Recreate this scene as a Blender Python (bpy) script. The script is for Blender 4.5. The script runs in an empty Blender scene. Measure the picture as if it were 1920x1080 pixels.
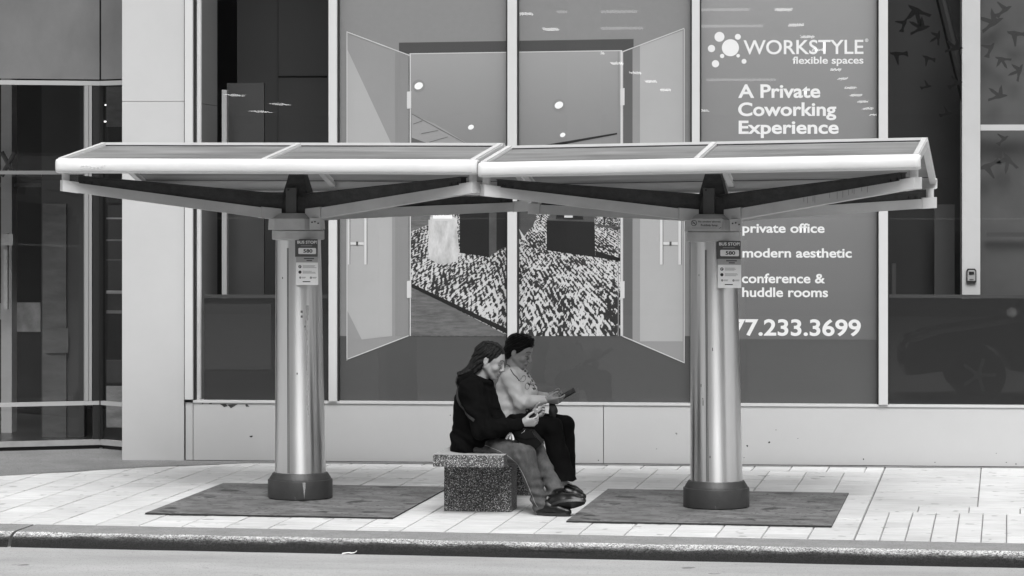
import bpy, bmesh, math, random
import numpy as np
from mathutils import Vector, Matrix
random.seed(7)
R = math.radians
SC = bpy.context.scene
COL = SC.collection

# ------------------------------------------------------------------ camera, sky, sun, exposure
F_PX, CAM_H, Y_HOR, YAW = 5630.0, 2.45, 340.0, R(4.83)
cam = bpy.data.objects.new('camera', bpy.data.cameras.new('camera'))
COL.objects.link(cam)
cam.location = (0, 0, CAM_H)
cam.rotation_euler = (R(90), 0, YAW)
cam.data.sensor_width = 36
cam.data.lens = F_PX / 1920 * 36
cam.data.shift_y = -(540 - Y_HOR) / 1920
cam.data.clip_start = 0.1
cam.data.clip_end = 1500
SC.camera = cam

SUN_EL, SUN_AZ = R(52), R(172)          # azimuth: compass angle of the sun seen from the scene (0 = +Y)
world = bpy.data.worlds.new("World")
SC.world = world
world.use_nodes = True
wn, wl = world.node_tree.nodes, world.node_tree.links
sky = wn.new('ShaderNodeTexSky')
sky.sky_type = 'NISHITA'
sky.sun_disc = False
sky.sun_elevation = SUN_EL
sky.sun_rotation = SUN_AZ
sky.dust_density = 4
bw = wn.new('ShaderNodeRGBToBW')
wl.new(sky.outputs[0], bw.inputs[0])
wl.new(bw.outputs[0], wn['Background'].inputs['Color'])
wn['Background'].inputs['Strength'].default_value = 0.14
sun = bpy.data.objects.new('sun', bpy.data.lights.new('sun', 'SUN'))
COL.objects.link(sun)
sun.data.energy = 1.35
sun.data.angle = R(30)
sun.data.color = (1, 1, 1)               # the photograph is black and white
sd = Vector((math.sin(SUN_AZ) * math.cos(SUN_EL), math.cos(SUN_AZ) * math.cos(SUN_EL), math.sin(SUN_EL)))
sun.rotation_euler = sd.to_track_quat('Z', 'Y').to_euler()
sun.location = (0, 0, 30)
SC.view_settings.view_transform = 'Standard'
SC.view_settings.look = 'None'
SC.view_settings.exposure = 0.72
SC.view_settings.gamma = 1
SC.cycles.max_bounces = 8
SC.cycles.transparent_max_bounces = 12

# ------------------------------------------------------------------ surveying: pixel ray -> point on a real plane
FW = np.array([-math.sin(YAW), math.cos(YAW)])
RT = np.array([math.cos(YAW), math.sin(YAW)])
YW = 25.98                                # the street front of the office building
def ray(px, py):
    d = FW + (px - 960) / F_PX * RT
    return np.array([d[0], d[1], (Y_HOR - py) / F_PX])
def G(px, py, z=0.0):
    r = ray(px, py); t = (z - CAM_H) / r[2]
    return Vector((r[0] * t, r[1] * t, z))
def wp(px, py, off=0.0):
    r = ray(px, py); t = (YW + off) / r[1]
    return Vector((r[0] * t, YW + off, CAM_H + r[2] * t))
class Frame:
    """street frame: u along the kerb, v away from the road"""
    def __init__(s, ox, oy, ang):
        s.o = np.array([ox, oy]); s.ang = ang
        s.u = np.array([math.cos(ang), math.sin(ang)]); s.v = np.array([-math.sin(ang), math.cos(ang)])
    def w(s, u, v, z=0.0):
        p = s.o + u * s.u + v * s.v
        return Vector((p[0], p[1], z))
    def pix(s, px, py, v):
        r = ray(px, py); t = (v + s.o @ s.v) / (r[:2] @ s.v)
        q = r[:2] * t - s.o
        return np.array([q @ s.u, v, CAM_H + r[2] * t])
KF = Frame(-5.261, 21.127, R(-4.554))

# ------------------------------------------------------------------ helpers
def tag(o, label=None, cat=None, group=None, kind=None):
    if label: o['label'] = label
    if cat: o['category'] = cat
    if group: o['group'] = group
    if kind: o['kind'] = kind
    return o
def empty(name, loc=(0, 0, 0), rz=0.0):
    o = bpy.data.objects.new(name, None); COL.objects.link(o)
    o.location = loc; o.rotation_euler = (0, 0, rz); o.empty_display_size = 0.2
    return o
class MB:
    def __init__(s): s.bm = bmesh.new(); s.mi = 0
    def poly(s, pts, mi=None):
        vs = [s.bm.verts.new(p) for p in pts]
        f = s.bm.faces.new(vs); f.material_index = s.mi if mi is None else mi
        return f
    def hexa(s, b, t, mi=None):
        """b, t: four bottom and four top points"""
        n = len(b)
        B = [s.bm.verts.new(p) for p in b]; T = [s.bm.verts.new(p) for p in t]
        fs = [s.bm.faces.new(B[::-1]), s.bm.faces.new(T)]
        for i in range(n):
            j = (i + 1) % n
            fs.append(s.bm.faces.new([B[i], B[j], T[j], T[i]]))
        for f in fs: f.material_index = s.mi if mi is None else mi
        return fs
    def box(s, x0, x1, y0, y1, z0, z1, mi=None):
        return s.hexa([(x0, y0, z0), (x1, y0, z0), (x1, y1, z0), (x0, y1, z0)],
                      [(x0, y0, z1), (x1, y0, z1), (x1, y1, z1), (x0, y1, z1)], mi)
    def prism(s, pts, d, mi=None):
        d = Vector(d)
        return s.hexa([Vector(p) for p in pts], [Vector(p) + d for p in pts], mi)
    def tube(s, a, b, r0, r1=None, n=12, mi=None):
        a, b = Vector(a), Vector(b); r1 = r0 if r1 is None else r1
        q = (b - a).to_track_quat('Z', 'Y')
        ra = [a + q @ Vector((r0 * math.cos(2 * math.pi * i / n), r0 * math.sin(2 * math.pi * i / n), 0)) for i in range(n)]
        rb = [b + q @ Vector((r1 * math.cos(2 * math.pi * i / n), r1 * math.sin(2 * math.pi * i / n), 0)) for i in range(n)]
        return s.hexa(ra, rb, mi)
    def path(s, pts, r, n=6, mi=None):
        pts = [Vector(p) for p in pts]
        rings = []
        for i, p in enumerate(pts):
            d = (pts[min(i + 1, len(pts) - 1)] - pts[max(i - 1, 0)])
            q = d.to_track_quat('Z', 'Y')
            rings.append([s.bm.verts.new(p + q @ Vector((r * math.cos(2 * math.pi * k / n), r * math.sin(2 * math.pi * k / n), 0))) for k in range(n)])
        for A, B in zip(rings, rings[1:]):
            for k in range(n):
                try: s.bm.faces.new([A[k], A[(k + 1) % n], B[(k + 1) % n], B[k]])
                except ValueError: pass
        s.bm.faces.new(rings[0][::-1]); s.bm.faces.new(rings[-1])
    def lathe(s, prof, n=40, off=lambda z: (0, 0), mi=None):
        rings = []
        for r, z in prof:
            ox, oy = off(z)
            rings.append([s.bm.verts.new((ox + r * math.cos(2 * math.pi * k / n), oy + r * math.sin(2 * math.pi * k / n), z)) for k in range(n)])
        for A, B in zip(rings, rings[1:]):
            for k in range(n):
                s.bm.faces.new([A[k], A[(k + 1) % n], B[(k + 1) % n], B[k]])
        s.bm.faces.new(rings[0][::-1]); s.bm.faces.new(rings[-1])
    def bevel(s, w, seg=2, ang=30):
        es = [e for e in s.bm.edges if len(e.link_faces) == 2 and e.calc_face_angle(0) > R(ang)]
        bmesh.ops.bevel(s.bm, geom=es, offset=w, segments=seg, profile=0.5, affect='EDGES', clamp_overlap=True)
        return s
    def build(s, name, mat, parent=None, smooth=False, loc=None, rz=None):
        bmesh.ops.recalc_face_normals(s.bm, faces=s.bm.faces)
        me = bpy.data.meshes.new(name); s.bm.to_mesh(me); s.bm.free()
        for m in (mat if isinstance(mat, (list, tuple)) else [mat]): me.materials.append(m)
        if smooth:
            for p in me.polygons: p.use_smooth = True
            try: me.set_sharp_from_angle(angle=R(35))
            except Exception: pass
        o = bpy.data.objects.new(name, me); COL.objects.link(o)
        if parent: o.parent = parent
        if loc is not None: o.location = loc
        if rz is not None: o.rotation_euler = (0, 0, rz)
        return o

# ------------------------------------------------------------------ materials (all neutral greys: a black and white photograph)
def grey(name, a, rough=0.6, var=0.0, scale=6.0, bump=0.0, bscale=60.0, metal=0.0, spec=0.5, stretch=(1, 1, 1),
         speck=0.0, sscale=200.0, scol=0.02, coat=0.0, spot=None):
    m = bpy.data.materials.new(name); m.use_nodes = True
    nt = m.node_tree; n, l = nt.nodes, nt.links
    p = n['Principled BSDF']
    p.inputs['Roughness'].default_value = rough
    p.inputs['Metallic'].default_value = metal
    p.inputs['Specular IOR Level'].default_value = spec
    p.inputs['Coat Weight'].default_value = coat
    p.inputs['Base Color'].default_value = (a, a, a, 1)
    if var or bump or speck or spot:
        tc = n.new('ShaderNodeTexCoord'); mp = n.new('ShaderNodeMapping')
        mp.inputs['Scale'].default_value = stretch
        l.new(tc.outputs['Object'], mp.inputs['Vector'])
        val = None
        if var:
            t = n.new('ShaderNodeTexNoise'); t.inputs['Scale'].default_value = scale; t.inputs['Detail'].default_value = 6
            t.inputs['Roughness'].default_value = 0.65
            l.new(mp.outputs[0], t.inputs['Vector'])
            r = n.new('ShaderNodeMapRange'); r.inputs['From Min'].default_value = .25; r.inputs['From Max'].default_value = .75
            r.inputs['To Min'].default_value = a * (1 - var); r.inputs['To Max'].default_value = a * (1 + var)
            l.new(t.outputs['Fac'], r.inputs['Value']); val = r.outputs[0]
        if speck:
            t = n.new('ShaderNodeTexVoronoi'); t.inputs['Scale'].default_value = sscale
            l.new(tc.outputs['Object'], t.inputs['Vector'])
            r = n.new('ShaderNodeValToRGB')
            r.color_ramp.interpolation = 'CONSTANT'
            r.color_ramp.elements[0].color = (0, 0, 0, 1); r.color_ramp.elements[1].position = speck; r.color_ramp.elements[1].color = (1, 1, 1, 1)
            sx = n.new('ShaderNodeSeparateColor'); l.new(t.outputs['Color'], sx.inputs[0]); l.new(sx.outputs[0], r.inputs[0])
            mx = n.new('ShaderNodeMix'); mx.data_type = 'FLOAT'
            l.new(r.outputs[0], mx.inputs['Factor'])
            mx.inputs['A'].default_value = scol
            if val: l.new(val, mx.inputs['B'])
            else: mx.inputs['B'].default_value = a
            val = mx.outputs[0]
        if spot:      # (albedo, threshold, scale): sparse blotches
            t = n.new('ShaderNodeTexNoise'); t.inputs['Scale'].default_value = spot[2]; t.inputs['Detail'].default_value = 3
            l.new(tc.outputs['Object'], t.inputs['Vector'])
            r = n.new('ShaderNodeMapRange'); r.inputs['From Min'].default_value = spot[1]; r.inputs['From Max'].default_value = spot[1] + .03
            l.new(t.outputs['Fac'], r.inputs['Value'])
            mx = n.new('ShaderNodeMix'); mx.data_type = 'FLOAT'
            l.new(r.outputs[0], mx.inputs['Factor'])
            if val: l.new(val, mx.inputs['A'])
            else: mx.inputs['A'].default_value = a
            mx.inputs['B'].default_value = spot[0]; val = mx.outputs[0]
        if val: l.new(val, p.inputs['Base Color'])
        if bump:
            t = n.new('ShaderNodeTexNoise'); t.inputs['Scale'].default_value = bscale; t.inputs['Detail'].default_value = 4
            l.new(mp.outputs[0], t.inputs['Vector'])
            b = n.new('ShaderNodeBump'); b.inputs['Strength'].default_value = bump; b.inputs['Distance'].default_value = .01
            l.new(t.outputs['Fac'], b.inputs['Height']); l.new(b.outputs[0], p.inputs['Normal'])
    return m
def glass_mat(name, tint=0.85, ior=1.5, wob=0.0):
    m = bpy.data.materials.new(name); m.use_nodes = True
    n, l = m.node_tree.nodes, m.node_tree.links
    n.clear()
    o = n.new('ShaderNodeOutputMaterial'); mix = n.new('ShaderNodeMixShader')
    fr = n.new('ShaderNodeFresnel')
    ge = n.new('ShaderNodeNewGeometry'); bf = n.new('ShaderNodeMapRange')      # a thin pane: the same from both sides
    bf.inputs['To Min'].default_value = ior; bf.inputs['To Max'].default_value = 1 / ior
    l.new(ge.outputs['Backfacing'], bf.inputs[0]); l.new(bf.outputs[0], fr.inputs['IOR'])
    tr = n.new('ShaderNodeBsdfTransparent'); tr.inputs[0].default_value = (tint, tint, tint, 1)
    gl = n.new('ShaderNodeBsdfGlossy'); gl.inputs['Roughness'].default_value = 0.0; gl.inputs[0].default_value = (1, 1, 1, 1)
    if wob:
        tc = n.new('ShaderNodeTexCoord'); t = n.new('ShaderNodeTexNoise'); t.inputs['Scale'].default_value = 1.3
        l.new(tc.outputs['Object'], t.inputs['Vector'])
        b = n.new('ShaderNodeBump'); b.inputs['Strength'].default_value = wob; b.inputs['Distance'].default_value = .02
        l.new(t.outputs['Fac'], b.inputs['Height']); l.new(b.outputs[0], gl.inputs['Normal'])
    l.new(fr.outputs[0], mix.inputs[0]); l.new(tr.outputs[0], mix.inputs[1]); l.new(gl.outputs[0], mix.inputs[2])
    l.new(mix.outputs[0], o.inputs[0])
    return m
def emit(name, s):
    m = bpy.data.materials.new(name); m.use_nodes = True
    n, l = m.node_tree.nodes, m.node_tree.links; n.clear()
    o = n.new('ShaderNodeOutputMaterial'); e = n.new('ShaderNodeEmission'); e.inputs['Strength'].default_value = s
    l.new(e.outputs[0], o.inputs[0]); return m
M = {}
M['stone'] = grey('pale_stone_panel', .455, .55, .05, 1.2, .03, 90)
M['stone_base'] = grey('pale_base_panel', .47, .5, .05, .9, .03, 60, spot=(.03, .735, 9))
M['alu'] = grey('pale_aluminium', .53, .42, .03, 3)
M['alu_mid'] = grey('grey_aluminium', .38, .4, .05, 3)
M['gasket'] = grey('black_gasket', .015, .5)
M['glass'] = glass_mat('window_glass', .95, 1.40, 0)
M['film_top'] = grey('print_grey', .31, .45, .02, 40)
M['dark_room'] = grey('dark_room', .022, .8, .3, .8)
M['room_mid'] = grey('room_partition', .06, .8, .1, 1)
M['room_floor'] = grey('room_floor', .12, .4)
M['frost'] = grey('frosted_film', .016, .35, .08, .8)
M['bulk'] = grey('dull_metal_panel', .15, .35, .3, 1.2, stretch=(1, 1, .6))
M['white_print'] = grey('white_vinyl', .78, .5)
M['road'] = grey('road_concrete', .37, .85, .24, 1.3, .5, 170, speck=.07, sscale=150, scol=.24, stretch=(.45, 1.6, 1), spot=(.17, .70, 3.5))
M['apron'] = grey('worn_concrete', .2, .8, .25, 2.2, .3, 150, speck=.15, sscale=120, scol=.12)
M['joint'] = grey('paver_joint', .16, .95, .4, 20)
M['kerb_top'] = grey('kerb_concrete', .25, .85, .2, 5, .5, 120, speck=.12, sscale=160, scol=.14)
def kerb_mat():
    # exposed aggregate: scuffed pale along the worn edge, tyre dirt and painted occlusion below
    m = grey('kerb_aggregate', .2, .8, 0, 1, 1.0, 140); n, l = m.node_tree.nodes, m.node_tree.links; p = n['Principled BSDF']
    tc = n.new('ShaderNodeTexCoord'); s = n.new('ShaderNodeSeparateXYZ'); l.new(tc.outputs['Object'], s.inputs[0])
    mp = n.new('ShaderNodeMapping'); mp.inputs['Scale'].default_value = (.35, 1, 1.6); l.new(tc.outputs['Object'], mp.inputs[0])
    no = n.new('ShaderNodeTexNoise'); no.inputs['Scale'].default_value = 9; no.inputs['Detail'].default_value = 7; no.inputs['Roughness'].default_value = .75; l.new(mp.outputs[0], no.inputs['Vector'])
    a = n.new('ShaderNodeMath'); a.operation = 'MULTIPLY_ADD'; l.new(no.outputs['Fac'], a.inputs[0]); a.inputs[1].default_value = .075; l.new(s.outputs[2], a.inputs[2])
    r = n.new('ShaderNodeValToRGB'); mr = n.new('ShaderNodeMapRange'); mr.inputs['From Min'].default_value = -.0625; mr.inputs['From Max'].default_value = .0775; l.new(a.outputs[0], mr.inputs[0]); l.new(mr.outputs[0], r.inputs[0])
    e = r.color_ramp.elements; e[0].position = .12; e[0].color = (.005, .005, .005, 1); e[1].position = .80; e[1].color = (.42, .42, .42, 1)
    for pos, c in ((.36, .010), (.48, .045), (.57, .26), (.68, .46), (.92, .28)):
        q = e.new(pos); q.color = (c, c, c, 1)
    v = n.new('ShaderNodeTexVoronoi'); v.inputs['Scale'].default_value = 130; l.new(tc.outputs['Object'], v.inputs['Vector']); sc = n.new('ShaderNodeSeparateColor'); l.new(v.outputs['Color'], sc.inputs[0])
    sp = n.new('ShaderNodeMapRange'); sp.inputs['To Min'].default_value = .15; sp.inputs['To Max'].default_value = 2.1; l.new(sc.outputs[0], sp.inputs[0])
    mu = n.new('ShaderNodeMath'); mu.operation = 'MULTIPLY'; l.new(r.outputs[0], mu.inputs[0]); l.new(sp.outputs[0], mu.inputs[1]); l.new(mu.outputs[0], p.inputs['Base Color'])
    return m
M['kerb_face'] = kerb_mat()
M['steel_mat'] = grey('checker_steel_plate', .135, .6, .8, 3.0, .5, 90, spot=(.035, .63, 3.2), stretch=(1, 2, 1), speck=.06, sscale=40, scol=.05)
M['steel_edge'] = grey('rusty_plate_edge', .03, .8, .5, 30)

# ------------------------------------------------------------------ setting: road, kerb, sidewalk
mb = MB(); mb.poly([(-300, -300, -.1), (300, -300, -.1), (300, 300, -.1), (-300, 300, -.1)])
tag(mb.build('road', M['road']), kind='structure')
# kerb in street frame, two stretches with an open joint
def kerb(u0, u1):
    mb = MB()
    prof = [(0, -.1, 0), (0, -.004, 0), (-.36, -.004, 0)]
    for k in range(7):
        a = R(90 * k / 6)
        prof.append((-.40 - .14 * math.sin(a), -.064 + .06 * math.cos(a), 0 if k < 2 else 1))
    prof.append((-.575, -.11, 1))
    nseg = max(2, int((u1 - u0) / .25)); rows = []
    for i in range(nseg + 1):
        u = u0 + (u1 - u0) * i / nseg
        rows.append([mb.bm.verts.new((u, v + (random.uniform(-.006, .006) if k > 3 else 0), z + (random.uniform(-.003, .003) if k > 3 else 0))) for k, (v, z, _) in enumerate(prof)])
    for A, B in zip(rows, rows[1:]):
        for k in range(len(prof) - 1):
            f = mb.bm.faces.new([A[k], B[k], B[k + 1], A[k + 1]]); f.material_index = prof[k + 1][2]
    mb.bm.faces.new(rows[0]); mb.bm.faces.new(rows[-1])
    return tag(mb.build('kerb', [M['kerb_top'], M['kerb_face']], smooth=True, loc=KF.w(0, 0), rz=KF.ang), kind='structure')
kerb(-30, .040); kerb(.062, 40)
# sidewalk: mortar bed and individual pavers in one sheet
m = bpy.data.materials.new('pale_paver'); m.use_nodes = True
n, l = m.node_tree.nodes, m.node_tree.links
p = n['Principled BSDF']; p.inputs['Roughness'].default_value = .75
geo = n.new('ShaderNodeNewGeometry'); tc = n.new('ShaderNodeTexCoord'); mp = n.new('ShaderNodeMapping'); mp.inputs['Scale'].default_value = (1.2, 5, 1)
no = n.new('ShaderNodeTexNoise'); no.inputs['Scale'].default_value = 3; no.inputs['Detail'].default_value = 7; no.inputs['Roughness'].default_value = .7
l.new(tc.outputs['Object'], mp.inputs[0]); l.new(mp.outputs[0], no.inputs['Vector'])
r1 = n.new('ShaderNodeMapRange'); r1.inputs['From Min'].default_value = .3; r1.inputs['From Max'].default_value = .75; r1.inputs['To Min'].default_value = .80; r1.inputs['To Max'].default_value = 1.06
l.new(no.outputs['Fac'], r1.inputs[0])
r2 = n.new('ShaderNodeMapRange'); r2.inputs['To Min'].default_value = .60; r2.inputs['To Max'].default_value = .70
l.new(geo.outputs['Random Per Island'], r2.inputs[0])
mu = n.new('ShaderNodeMath'); mu.operation = 'MULTIPLY'; l.new(r1.outputs[0], mu.inputs[0]); l.new(r2.outputs[0], mu.inputs[1])
# sparse gum spots
n2 = n.new('ShaderNodeTexNoise'); n2.inputs['Scale'].default_value = 7; l.new(tc.outputs['Object'], n2.inputs['Vector'])
r3 = n.new('ShaderNodeMapRange'); r3.inputs['From Min'].default_value = .655; r3.inputs['From Max'].default_value = .70; r3.inputs['To Min'].default_value = 1; r3.inputs['To Max'].default_value = .6
# fine dark scratches and seams running along the street
mp4 = n.new('ShaderNodeMapping'); mp4.inputs['Scale'].default_value = (1.4, 22, 1); l.new(tc.outputs['Object'], mp4.inputs[0])
n4 = n.new('ShaderNodeTexNoise'); n4.inputs['Scale'].default_value = 2.2; n4.inputs['Detail'].default_value = 5; l.new(mp4.outputs[0], n4.inputs['Vector'])
r4 = n.new('ShaderNodeMapRange'); r4.inputs['From Min'].default_value = .62; r4.inputs['From Max'].default_value = .70; r4.inputs['To Min'].default_value = 1; r4.inputs['To Max'].default_value = .74
l.new(n4.outputs['Fac'], r4.inputs[0])
# broad soiled areas
n5 = n.new('ShaderNodeTexNoise'); n5.inputs['Scale'].default_value = .9; n5.inputs['Detail'].default_value = 5; l.new(tc.outputs['Object'], n5.inputs['Vector'])
r5 = n.new('ShaderNodeMapRange'); r5.inputs['From Min'].default_value = .45; r5.inputs['From Max'].default_value = .72; r5.inputs['To Min'].default_value = 1; r5.inputs['To Max'].default_value = .78
l.new(n5.outputs['Fac'], r5.inputs[0])
m45 = n.new('ShaderNodeMath'); m45.operation = 'MULTIPLY'; l.new(r4.outputs[0], m45.inputs[0]); l.new(r5.outputs[0], m45.inputs[1])
m46 = n.new('ShaderNodeMath'); m46.operation = 'MULTIPLY'; l.new(m45.outputs[0], m46.inputs[0]); l.new(mu.outputs[0], m46.inputs[1]); mu = m46
l.new(n2.outputs['Fac'], r3.inputs[0])
mu2 = n.new('ShaderNodeMath'); mu2.operation = 'MULTIPLY'; l.new(mu.outputs[0], mu2.inputs[0]); l.new(r3.outputs[0], mu2.inputs[1])
l.new(mu2.outputs[0], p.inputs['Base Color'])
M['paver'] = m
mb = MB()
mb.box(-30, 40, .0, 9, -.1, -.012, 1)
def paver(u0, u1, v0, v1, gu=.0030, gv=.0016):
    z = random.uniform(-.0015, .0015)
    a, b, c, d = u0 + gu, u1 - gu, v0 + gv, v1 - gv
    e = .003
    mb.hexa([(a, c, -.012), (b, c, -.012), (b, d, -.012), (a, d, -.012)], [(a + e, c + e, z), (b - e, c + e, z), (b - e, d - e, z), (a + e, d - e, z)], 0)
W0 = .3162
rows = [0, .23, .37, .72, 1.05, 1.3, 1.62, 1.95, 2.24, 2.6, 2.95, 3.3, 3.65, 4.0, 4.35, 4.75, 5.3, 5.7]
for i, (a, b) in enumerate(zip(rows, rows[1:])):
    off = .505 + (.16 if i == 15 else 0)
    for k in range(-24, 17):
        u0 = off + W0 * k; u1 = min(u0 + W0, 5.880) if k == 16 else u0 + W0
        if a > 5.1 + .08 * (u0 - .4): continue
        paver(u0, u1, a, b)
    if i == 15: pass
big = [0, .35, .75, 1.12, 1.5, 1.8]
for a, b in zip(big, big[1:]):
    for k in range(60): paver(5.884 + .171 * k, 5.884 + .171 * (k + 1), a, b, .0024)
for k in range(30): paver(5.884 + .375 * k, 5.884 + .375 * (k + 1), 1.8, 2.24, .0026)
bigr = [2.24, 2.7, 3.3, 4.0, 4.6, 5.9]
for a, b in zip(bigr, bigr[1:]):
    for k in range(12): paver(5.884 + .81 * k, 5.884 + .81 * (k + 1), a, b, .0028, .001)
tag(mb.build('sidewalk', [M['paver'], M['joint']], loc=KF.w(0, 0), rz=KF.ang), kind='structure')
# worn concrete strip at the wall foot, widening to an apron in front of the entrance
mb = MB()
pts = [(-14, 30), (-14, 24.0), (-6.34, 24.50), (-5.3, 25.34), (-4.47, 25.80), (-3.6, 25.86), (6, 25.90), (6, 26.2), (-5.5, 26.2), (-5.5, 30)]
mb.poly([(x, y, .004) for x, y in pts])
tag(mb.build('entrance_apron', M['apron']), kind='structure')
# ------------------------------------------------------------------ office building
def X(px): return wp(px, 540).x
def inside(px, off): return wp(px, 540, off).x
def Z(py, px=960): return wp(px, py).z
ZS = 0.512                                   # top of the low wall
bld = empty('office_building', (-2.2, YW, 0))
tag(bld, 'office building front with pale stone panels, tall shop windows and recessed glass entrance', 'building')
BP = Vector((2.2, -YW, 0))
def bpart(mb, name, mat, parent=bld, **k):
    o = mb.build(name, mat, None, **k)
    o.parent = parent
    if parent is bld: o.matrix_parent_inverse = Matrix.Translation(BP)
    return o
XL, XR = X(229), 14.0
# stone pillar: two stacked facing panels
mb = MB(); zj = Z(190, 290)
mb.box(X(229), X(345), YW, YW + 1.6, -.02, zj - .002); mb.box(X(229), X(345), YW, YW + 1.6, zj + .002, 7)
mb.bevel(.004, 1); bpart(mb, 'pillar', M['stone'])
# low wall: narrow return piece, panels with open joints, shadow gap at the foot
mb = MB()
js = [X(347.5), X(362), X(1131.5), X(2220), XR]
for a, b in zip(js, js[1:]): mb.box(a + .003, b - .003, YW, YW + .18, .009, ZS)
mb.bevel(.004, 1); lw = bpart(mb, 'low_wall', M['stone_base'])
mb = MB(); mb.box(X(345), XR, YW + .03, YW + .16, -.02, ZS - .02); bpart(mb, 'wall_joint', M['gasket'], lw)
# chipped paint on the low wall
mb = MB()
def chip(px, py, w, h, n=7):
    c = wp(px, py, -.0015); s = 216.
    pts = [(c.x + w / s / 2 * math.cos(2 * math.pi * k / n) * random.uniform(.55, 1.1), c.y, c.z + h / s / 2 * math.sin(2 * math.pi * k / n) * random.uniform(.55, 1.1)) for k in range(n)]
    mb.poly(pts)
for cx, pts in (((0), [(412, 756), (424, 756), (427, 760), (420, 762), (417, 759)]), (0, [(426, 757), (446, 756), (438, 761), (433, 764), (429, 760)]), (0, [(460, 757), (463, 756), (468, 761), (461, 761)])):
    mb.poly([wp(x, y + 1.5, -.0015) for x, y in pts])
for c in [(471, 818.5, 8, 4.5), (380, 756.5, 4, 2), (395, 756.5, 8, 2), (1401, 836, 4, 5), (1442, 829.5, 5, 4), (1455, 806, 2, 2), (1496, 822, 2, 2), (1619, 861, 3, 4), (1395, 858, 3, 2), (1887, 867, 3, 2), (1905, 870, 3, 3), (1868, 850, 2, 2), (1753, 867, 3, 2), (1122, 863, 3, 3)]: chip(*c)
bpart(mb, 'chipped_paint', grey('bare_metal_chip', .025, .7), lw)
# sill
mb = MB(); mb.box(X(362), XR, YW - .012, YW + .14, ZS, ZS + .020); mb.bevel(.005, 2); bpart(mb, 'window_sill', M['alu'])
# mullions
muls = [(347.5, 362.5), (617, 632.5), (952, 969.5), (1297.5, 1312), (1647.5, 1664.5)]
for i, (a, b) in enumerate(muls):
    mb = MB(); mb.box(X(a), X(b), YW - .03, YW + .12, (ZS + .020) if i else .54, 7); mb.bevel(.006, 2)
    o = bpart(mb, 'mullion', M['alu'])
    mb = MB()
    for x0, x1 in ((X(a) - .014, X(a)), (X(b), X(b) + .012)): mb.box(x0, x1, YW + .01, YW + .10, ZS + .020, 7)
    bpart(mb, 'gasket', M['gasket'], o)
# panes
spans = [(362.5, 617), (632.5, 952), (969.5, 1297.5), (1312, 1647.5), (1664.5, 2400)]
panes = []
for a, b in spans:
    mb = MB(); x0, x1 = X(a) + .012, X(b) - .014
    mb.poly([(x0, YW + .05, ZS + .018), (x1, YW + .05, ZS + .018), (x1, YW + .05, 7), (x0, YW + .05, 7)])
    panes.append(bpart(mb, 'window_pane', M['glass']))
# spandrel above the picture
mb = MB(); mb.box(XL, XR, YW + .02, YW + .3, 7, 16); bpart(mb, 'upper_wall', M['stone'])
# room behind
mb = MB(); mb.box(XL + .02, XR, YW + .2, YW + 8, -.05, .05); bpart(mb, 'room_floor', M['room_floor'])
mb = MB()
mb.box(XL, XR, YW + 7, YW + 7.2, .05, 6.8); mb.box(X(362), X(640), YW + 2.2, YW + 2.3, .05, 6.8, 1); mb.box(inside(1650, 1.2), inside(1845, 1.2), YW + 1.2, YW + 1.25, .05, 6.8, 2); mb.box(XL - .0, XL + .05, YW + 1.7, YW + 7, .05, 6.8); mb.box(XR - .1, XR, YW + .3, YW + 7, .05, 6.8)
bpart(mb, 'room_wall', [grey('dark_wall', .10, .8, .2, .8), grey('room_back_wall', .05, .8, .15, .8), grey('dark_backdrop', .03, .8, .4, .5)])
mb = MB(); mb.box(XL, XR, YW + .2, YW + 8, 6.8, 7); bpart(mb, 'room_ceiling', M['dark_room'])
# lower frosted bands on the clear panes
for pi, (a, b) in ((0, (362.5, 617)), (4, (1664.5, 2400))):
    mb = MB(); zt = Z(553, (a + min(b, 1920)) / 2); zt2 = Z(559.5, (a + min(b, 1920)) / 2)
    x0, x1 = X(a + (15 if pi == 0 else 0)) + .01, X(b) - .012
    mb.box(x0, x1, YW + .07, YW + .075, ZS + .018, zt2, 0)
    mb.box(x0, x1, YW + .07, YW + .075, zt2 + .001, zt, 1)
    bpart(mb, 'frosted_film', [M['frost'], grey('frosted_film_edge', .045, .5)], panes[pi])
# things seen through the left window
mb = MB(); mb.tube((inside(370.5, .17), YW + .17, .05), (inside(370.5, .17), YW + .17, 6.8), .036, n=20)
pc = mb.build('interior_column', grey('interior_column_white', .8, .5, .06, 3), None, smooth=True); pc.parent = bld; pc.matrix_parent_inverse = Matrix.Translation(BP)
for (a, b, y0, off) in ((416, 425, 165, .5), (489, 492, 410, .9)):
    mb = MB(); mb.box(inside(a, off), inside(b, off), YW + off, YW + off + .08, .05, Z(y0, 420)); bpart(mb, 'interior_post', M['alu_mid'])
mb = MB(); off = .8
mb.box(inside(425.5, off), inside(495, off), YW + off, YW + off + .05, .05, Z(150, 460)); bpart(mb, 'room_partition', grey('partition', .04, .6, .2, 2))
mb = MB(); mb.box(inside(392, .3), inside(517, .3), YW + .11, YW + .14, Z(694, 440), Z(570, 440)); 
# counter front printed darker on the frosted film
o = bpart(mb, 'display_panel', grey('display_panel', .022, .6), panes[0])
o.location.y -= .046
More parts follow.
